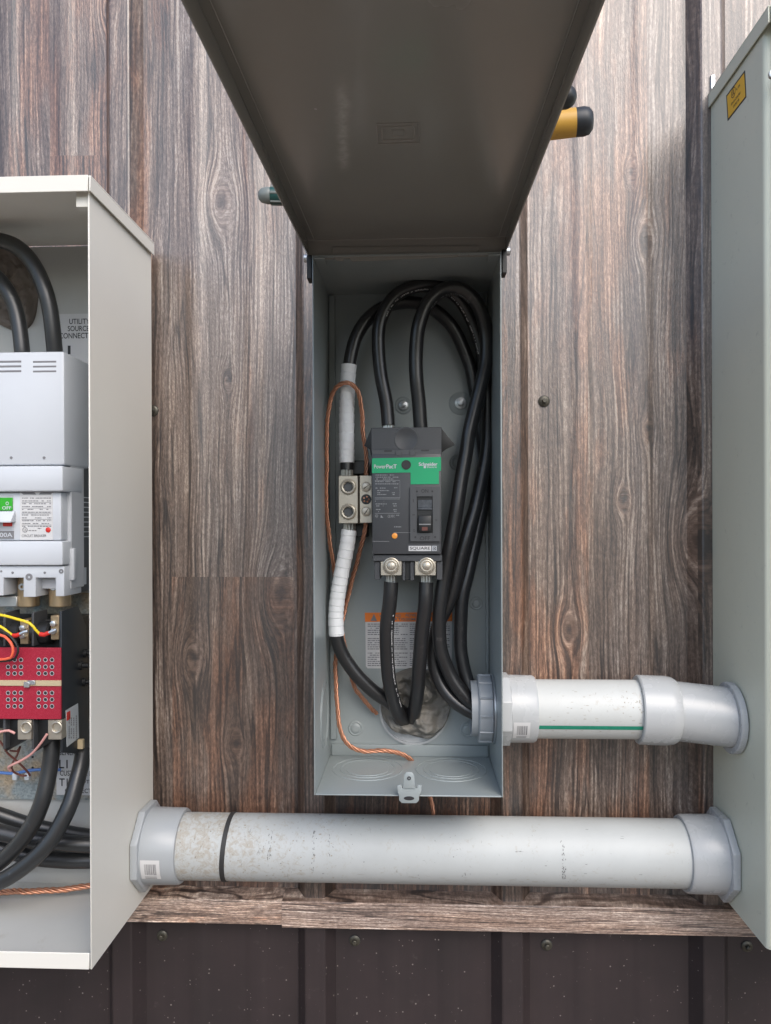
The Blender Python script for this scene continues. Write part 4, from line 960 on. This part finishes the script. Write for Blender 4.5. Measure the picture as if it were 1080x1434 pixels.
# ---- bare copper
br1 = braid('ground_wire', pts([(513, 668, -.070), (513, 640, -.072), (508, 600, -.074), (507, 575, -.078), (501, 548, -.084), (488, 536, -.088), (473, 541, -.086), (463, 560, -.080), (458, 600, -.076), (458, 650, -.072), (457, 700, -.068), (461, 750, -.062), (467, 790, -.055), (474, 840, -.05), (482, 900, -.045), (494, 955, -.045), (506, 975, -.044), (520, 992, -.038), (528, 999, -.032)]), .0028, 'bare copper wire looping over the white tape and down to the putty', 'bare copper wires in the blue grey box')
br2 = braid('ground_wire', pts([(513, 730, -.072), (510, 748, -.068), (502, 780, -.058), (494, 810, -.050), (484, 850, -.044), (473, 900, -.046), (470, 935, -.045), (472, 980, -.05), (476, 1018, -.055), (487, 1042, -.055), (510, 1052, -.052), (540, 1051, -.050), (562, 1056, -.047), (577, 1065, -.042), (586, 1080, -.038), (597, 1102, -.036), (604, 1122, -.036), (607, 1145, -.034), (608, 1180, -.012), (609, 1210, -.008)]), .0029, 'bare copper wire from the lug bottom leaving through the box floor', 'bare copper wires in the blue grey box')

# ================================================================== CONDUITS
def along(name, x0, x1, ax_y, z0, prof, mat, parent, z1=None, seg=48, y1=None, cap=True):
    a = Vector((x0, ax_y, z0)); b = Vector((x1, ax_y if y1 is None else y1, z0 if z1 is None else z1))
    return MB().lathe(a, b-a, prof((b-a).length), seg, cap).build(name, mat, parent)
def octo(s, x0, x1, cy, cz, r, n=8, rot=math.pi/8):
    s.prism([(cy + r*math.cos(rot + 2*math.pi*k/n), cz + r*math.sin(rot + 2*math.pi*k/n)) for k in range(n)], 'x', x0, x1, 0.0012); return s
# lower conduit between the two cabinets
LY = -0.056; LZc = at(585, 1189, LY).z; PR = 0.0402
lc = thing('conduit', (0, LY, LZc), 'long scuffed grey conduit joining the beige and green grey cabinets', 'conduit')
RX = 0.3775
along('pipe', LX+0.012, RX-0.012, LY, LZc, lambda L: [(0, PR), (L, PR)], PVC, lc)
for xa, sg, mt, lab in ((LX, 1, FIT, None), (RX, -1, FIT2, None)):
    base = xa + sg*0.0008
    s = MB(); octo(s, base, base + sg*0.009, LY, LZc, 0.0545)
    s.lathe((base + sg*0.009, LY, LZc), (sg, 0, 0), [(0, .0462), (.040, .0455), (.0425, .0440), (.0428, .0405)], 56, cap=False)
    hb = s.build('threaded_adapter', mt, lc)
bx = at(311, 1180, LY-PR).x
MB().lathe((bx-.0035, LY, LZc), (1, .0, -.06), [(0, PR), (.0003, PR+.0009), (.0058, PR+.0009), (.0061, PR)], 56, cap=False).build('black_band', RUBBER, lc)
def barcode(parent, axis_y, axis_z, rad, x0, x1, th0, th1, nb_=13, name='barcode_sticker'):
    # a sticker wrapped round a fitting: th is the angle from straight-at-the-camera, positive = downwards
    s = MB(); k_ = 10
    def P(x, th, r): return Vector((x, axis_y - r*math.cos(th), axis_z - r*math.sin(th)))
    vs = [[s.bm.verts.new(P(x, th, rad+.0004)) for x in (x0, x1)] for th in frange(th0, th1, k_)]
    for a, b in zip(vs, vs[1:]): s.bm.faces.new((a[0], a[1], b[1], b[0]))
    o = s.build(name, LABEL, parent)
    s = MB(); rr = random.Random(4); dx = x1-x0; ta = th0 + (th1-th0)*.18; tb = th0 + (th1-th0)*.74
    x = x0 + dx*.22
    while x < x1 - dx*.2:
        w_ = rr.choice((.00045, .0008, .0012))
        vs = [[s.bm.verts.new(P(q, th, rad+.0006)) for q in (x, x+w_)] for th in frange(ta, tb, 6)]
        for a, b in zip(vs, vs[1:]): s.bm.faces.new((a[0], a[1], b[1], b[0]))
        x += w_ + rr.choice((.0005, .0007, .0010))
    for q in (.84, .93):
        vs = [s.bm.verts.new(P(q1, th, rad+.0006)) for th, q1 in ((th0+(th1-th0)*q, x0+dx*.2), (th0+(th1-th0)*q, x1-dx*.2), (th0+(th1-th0)*(q+.035), x1-dx*.2), (th0+(th1-th0)*(q+.035), x0+dx*.2))]; s.bm.faces.new(vs)
    s.build('barcode', INKG, o); return o
barcode(lc, LY, LZc, .0460, LX+0.012, LX+0.036, -.03, .55)
# faint printed legend, dashes and scuffs on the long pipe
def pipe_marks(parent, spots, rad, ay, az, mat, name, seed):
    rr = random.Random(seed); s = MB()
    for x0, x1, t0, t1, n_, w0, h0 in spots:
        for i in range(n_):
            x = rr.uniform(x0, x1); th = rr.uniform(t0, t1); w_ = w0*rr.uniform(.4, 1.5); h = h0*rr.uniform(.3, 1.6); sk = rr.uniform(-.3, .3)*h*rad
            q = [(x, th), (x+w_, th+rr.uniform(-.1, .1)*h), (x+w_*.8+sk, th+h), (x+sk, th+h*.9)]
            s.bm.faces.new([s.bm.verts.new(Vector((a, ay-(rad+.00015)*math.cos(b_), az-(rad+.00015)*math.sin(b_)))) for a, b_ in q])
    return tag(s.build(name, mat, parent), kind='stuff')
X_ = lambda px: at(px, 1190, LY-PR).x
SCUFF = simple('dark_scuff', (0.16, 0.16, 0.16), 0.6, var=0.4, scale=900)
SCUFF2 = simple('tan_scuff', (0.34, 0.31, 0.26), 0.6, var=0.3, scale=600)
pipe_marks(lc, [(X_(787), X_(792), -.75, .45, 46, .0009, .035), (X_(722), X_(733), -.40, -.37, 4, .0035, .012), (X_(374), X_(379), -.95, .2, 22, .0006, .06), (X_(436), X_(441), -.95, .3, 26, .0007, .06), (X_(458), X_(462), -.8, -.2, 9, .0006, .05), (X_(640), X_(900), -1.2, .5, 12, .0030, .010), (X_(645), X_(660), .25, .45, 4, .0007, .07), (X_(320), X_(640), -1.2, .6, 26, .0011, .022)], PR, LY, LZc, SCUFF, 'scuff_marks', 5)
pipe_marks(lc, [(X_(230), X_(470), -1.1, .75, 90, .0018, .03), (X_(480), X_(900), .3, .75, 30, .006, .012)], PR, LY, LZc, SCUFF2, 'scuff_marks', 6)
# upper conduit from the centre box to the right cabinet
UY = -0.0765; UZ = at(750, 998, UY-.02).z; UR = .0352
uc = thing('conduit', (0.2, UY, UZ), 'short grey conduit with a green stripe from the blue grey box', 'conduit')
X1 = BX1
def xat(px, y=UY-.01): return at(px, 1000, y).x
# locknut inside the box
s = MB(); s.lathe((X1-.0215, UY, UZ), (1, 0, 0), [(0, .0335), (0, .0385), (.0015, .0400), (.0155, .0400), (.0170, .0385), (.0170, .0335), (0, .0335)], 48, cap=False)
ln = s.build('bushing_nut', FIT, uc)
for k in range(12):
    a = 2*math.pi*k/12
    c = Vector((X1-.0130, UY - .0405*math.cos(a), UZ + .0405*math.sin(a)))
    s = MB(); s.box((-.0080, -.0012, -.0010), (.0080, .0012, .0010), .0004); bmesh.ops.transform(s.bm, matrix=Matrix.Translation(c) @ Matrix.Rotation(a, 4, 'X'), verts=s.bm.verts)
    s.build('grip_rib', FIT, ln)
MB().lathe((X1-.0042, UY, UZ), (1, 0, 0), [(0, .0335), (0, .0420), (.0022, .0420), (.0022, .0335), (0, .0335)], 48, cap=False).build('steel_washer', ZINC, uc)
MB().lathe((X1-.030, UY, UZ), (1, 0, 0), [(0, .0315), (0, .0334), (.031, .0334), (.031, .0315), (0, .0315)], 40, cap=False).build('threaded_sleeve', FIT, uc)
s = MB(); octo(s, X1+.0008, X1+.0165, UY, UZ, .0445, 8, math.pi/8)
s.lathe((X1+.0165, UY, UZ), (1, 0, 0), [(0, .0405), (xat(747)-X1-.0165, .0402), (xat(750)-X1-.0165, .0388), (xat(750)-X1-.0163, .0350)], 48, cap=False)
s.build('threaded_adapter', FIT2, uc)
pe = xat(905)
upipe = along('pipe', xat(745), pe, UY, UZ, lambda L: [(0, UR), (L, UR)], PVC2, uc)
s = MB()
for th0, th1 in ((.34, .49), ):
    def P(x, th, r): return Vector((x, UY - r*math.cos(th), UZ - r*math.sin(th)))
    vs = [[s.bm.verts.new(P(x, th, UR+.0002)) for x in (xat(751), xat(897))] for th in frange(th0, th1, 6)]
    for a, b in zip(vs, vs[1:]): s.bm.faces.new((a[0], a[1], b[1], b[0]))
s.build('printed_stripe', STRIPE, upipe)
pipe_marks(upipe, [(xat(755), xat(900), -.9, .6, 40, .0025, .014), (xat(860), xat(893), -.9, -.1, 24, .0012, .035)], UR, UY, UZ, SCUFF2, 'scuff_marks', 8)
# coupling, bent offset fitting and collar at the right cabinet
e0 = Vector((xat(895), UY, UZ)); e1 = Vector((xat(948), UY-.002, UZ-.001)); dirn = (e1-e0)
L = dirn.length
MB().lathe(e0, dirn, [(0, UR+.0002), (0, .0400), (.0015, .0412), (L*.72, .0412), (L*.9, .0400), (L, .0375), (L, .034)], 48, cap=False).build('coupling', FIT2, uc)
e2 = Vector((RX-.0005, UY-.011, UZ-.0065)); d2 = e2-e1
MB().tube(spline([e1-dirn*.1, e1, e1+d2*.35, e1+d2*.75, e2], .004), .0352, 40).build('offset_elbow', FIT2, uc)
c = e2 - Vector((.0085, 0, 0))
MB().lathe(c, (1, 0, 0), [(0, .0350), (0, .0408), (.0012, .0420), (.0070, .0420), (.0080, .0408), (.0080, .035)], 48, cap=False).build('collar', FIT2, uc)
barcode(uc, UY, UZ, .0405, X1+.0180, X1+.0375, .16, .74, name='barcode_sticker')
# tie the pieces' ends: cables inside the upper conduit stop at its mouth

# ================================================================== RIGHT CABINET
RW = 0.95; RFY, RBY, RZ0, RZ1 = -0.170, -0.022, -0.4660, 0.5460
cr = thing('right_cabinet', ((RX+RW)/2, RBY, RZ0), 'closed green grey steel cabinet with an orange sticker near its top', 'cabinet')
# one folded sheet: side, rounded corner, narrow front return
def corner(x0, yb, yf, r, w_, t, n=6):
    out = [(x0, yb)]
    for i in range(n+1):
        a = math.pi/2*i/n; out.append((x0 + r - r*math.cos(a), yf + r - r*math.sin(a)))
    out.append((x0 + w_, yf))
    inn = [(x0 + w_, yf + t)]
    for i in range(n+1):
        a = math.pi/2*(1-i/n); inn.append((x0 + r - (r-t)*math.cos(a), yf + r - (r-t)*math.sin(a)))
    inn.append((x0 + t, yb)); return out + inn
MB().prism(corner(RX, RBY, RFY, .007, .025, .0018), 'z', RZ0+.0008, RZ1).build('side_panel', CAB_R, cr, 30)
MB().box((RX+.0017, RBY-.0018, RZ0+.002), (RW, RBY, RZ1)).build('back_panel', CAB_R, cr)
MB().box((RX+.003, RFY+.004, RZ0), (RW, RBY-.002, RZ0+.0016)).build('floor_panel', CAB_R, cr)
MB().box((RW-.0018, RFY, RZ0), (RW, RBY, RZ1)).build('side_panel', CAB_R, cr)
dr = MB().box((RX+.0085, RFY-.014, RZ0+.0005), (RW-.004, RFY-.0005, RZ1-.004), .003, 3).build('door', CAB_R, cr)
p = at(1082, 104, RFY-.016); MB().lathe((p.x+.001, RFY-.014, p.z), (0, -1, 0), [(0, .005), (.003, .005), (.004, .003)], 16).build('door_screw', ZINC, dr)
s = MB(); cx0 = RX - .0032
s.box((cx0, RFY-.016, RZ1+.001), (RW+.004, RBY+.001, RZ1+.0028), .0004)
s.box((cx0, RFY-.016, RZ1-.0155), (cx0+.0016, RBY+.001, RZ1+.001), .0004)
s.box((cx0+.0022, RFY-.0178, RZ1-.0155), (RW+.004, RFY-.0162, RZ1+.0028), .0004); s.build('rain_cap', CAB_R, cr)
p = at(997, 118, -.02); MB().box((p.x-.003, -.025, p.z-.012), (p.x+.003, -.0205, p.z+.010), .001).build('hanger_tab', ZINC, cr)
sx = RX - .0004
def sq(lst, x): return [(atx(a, b, x).y, atx(a, b, x).z) for a, b in lst]
o = MB().prism(sq([(1017, 134), (1043, 98.5), (1045, 136), (1019, 169.5)], sx), 'x', sx, sx+.0005).build('sticker_border', INK, cr)
sk = MB().prism(sq([(1018.2, 135), (1042, 102.5), (1043.8, 135), (1020.2, 165.5)], sx-.0002), 'x', sx-.0002, sx).build('warning_sticker', YELLOW, o)
s = MB(); q0 = Vector(atx(1027, 129.5, sx-.0004))
s.ring((sx-.0004, q0.y, q0.z), (1, 0, 0), .0052, .0060, .0001, 20)
s.text('UL', (sx-.0005, q0.y, q0.z), .006, .006, ux=(0, -1, 0))
for (px, py, t_, wd) in ((1034, 122, 'US', .010), (1030.5, 138, 'ENCLOSURE', .026), (1031, 144.5, 'TYPE 3R', .018), (1031.5, 150, 'E12345', .012)):
    q = atx(px, py, sx-.0004)
    if t_ == 'E12345': continue
    s.text(t_, (sx-.0005, q.y, q.z), .0028, wd, ux=(0, -1, 0))
s.build('sticker_print', INK, sk)

# ================================================================== TOOLS LYING ON THE OPEN LID
zt = lambda y: zl(y) + FH + T
ty = -0.393; zt0 = zt(ty)
def capsule(p0, p1, r, mat, name, parent, seg=24, ends=(True, True), flat=1.0):
    p0 = Vector(p0); p1 = Vector(p1); L = (p1-p0).length; pr = []
    n = 7
    if ends[0]: pr += [(r*(1-math.cos(a)), r*math.sin(a)) for a in frange(0, math.pi/2, n)]
    else: pr += [(0, 0), (0, r)]
    if ends[1]: pr += [(L - r*(1-math.cos(a)), r*math.sin(a)) for a in frange(math.pi/2, 0, n)]
    else: pr += [(L, r), (L, 0)]
    return MB().lathe(p0, p1-p0, pr, seg, cap=False).build(name, mat, parent, 50)
hx1 = at(831, 172, ty).x
ht = thing('hammer', (hx1-.06, ty, zt0), 'yellow handled tool with black butt lying on top of the lid', 'tool')
gr = 0.0108; dz = .0015
A0 = Vector((hx1-.135, ty+.012, zt0+gr-.001)); A1 = Vector((hx1-.0140, ty, zt0+gr+.003)); A2 = Vector((hx1, ty-.002, zt0+gr+.0038))
ax = (A2-A0).normalized(); Lg = (A1-A0).length
MB().lathe(A0, ax, [(0, 0), (0, gr*.8), (Lg*.3, gr*.86), (Lg*.6, gr*.95), (Lg*.85, gr*1.02), (Lg, gr*1.0), (Lg, 0)], 28, cap=False).build('grip', YGRIP, ht, 50)
L2 = (A2-A1).length
MB().lathe(A0+ax*Lg, ax, [(0, gr*1.0), (L2*.45, gr*1.02), (L2*.75, gr*.92), (L2*.93, gr*.62), (L2, 0)], 28, cap=False).build('butt_cap', BLK2, ht, 50)
MB().lathe(A0-ax*.05, ax, [(0, 0), (0, .006), (.05, .007), (.05, 0)], 16, cap=False).build('shaft', ZINC, ht, 50)
MB().box((A0.x-.07, ty-.035, zt0+.006), (A0.x-.045, ty+.055, zt0+.03), .004, 2).build('hammer_head', ZINC, ht)
PY = -.438
q = at(800, 137, PY)
pl = thing('pliers', (q.x-.05, PY, zt(PY)), 'black gripped tool tip peeking over the lid above the yellow handle', 'tool')
capsule((q.x-.09, PY-.004, zt(PY)+.010), (q.x+.004, PY, zt(PY)+.0125), .0085, BLK, 'grip', pl)
capsule((q.x-.09, PY-.012, zt(PY)+.010), (q.x-.03, PY-.034, zt(PY)+.0125), .0085, BLK, 'grip', pl)
MB().box((q.x-.13, PY-.02, zt(PY)+.004), (q.x-.088, PY+.002, zt(PY)+.016), .003, 2).build('jaw', ZINC, pl)
q = at(362, 276, -0.266)
sd = thing('screwdriver', (q.x+.04, -.262, zt(-.266)), 'teal and grey screwdriver handle sticking out left of the lid', 'screwdriver')
zz = zt(-.266)+.0092
B0 = Vector((q.x, -.268, zz)); B1 = Vector((q.x+.105, -.258, zz-.001)); ax = (B1-B0).normalized()
MB().lathe(B0, ax, [(0, 0), (.0005, .0038), (.003, .0066), (.010, .0083), (.012, .0080), (.012, 0)], 24, cap=False).build('handle_end', TOOLG, sd, 50)
MB().lathe(B0+ax*.0121, ax, [(0, 0), (0, .0082), (.03, .0088), (.06, .008), (.08, .0055), (.09, .007), (.092, 0)], 12, cap=False).build('handle', TEALP, sd, 30)
s = MB()
for k in range(6):
    a = 2*math.pi*k/6+.3; u = ax.orthogonal().normalized(); v = ax.cross(u); d = (u*math.cos(a)+v*math.sin(a))*.0079
    s.tube([B0+ax*.0125+d, B0+ax*.075+d], .0013, 6)
s.build('grip_ridge', TOOLG, sd)
MB().cyl(B0+ax*.09, B0+ax*.17, .003, 12).build('shank', ZINC, sd)
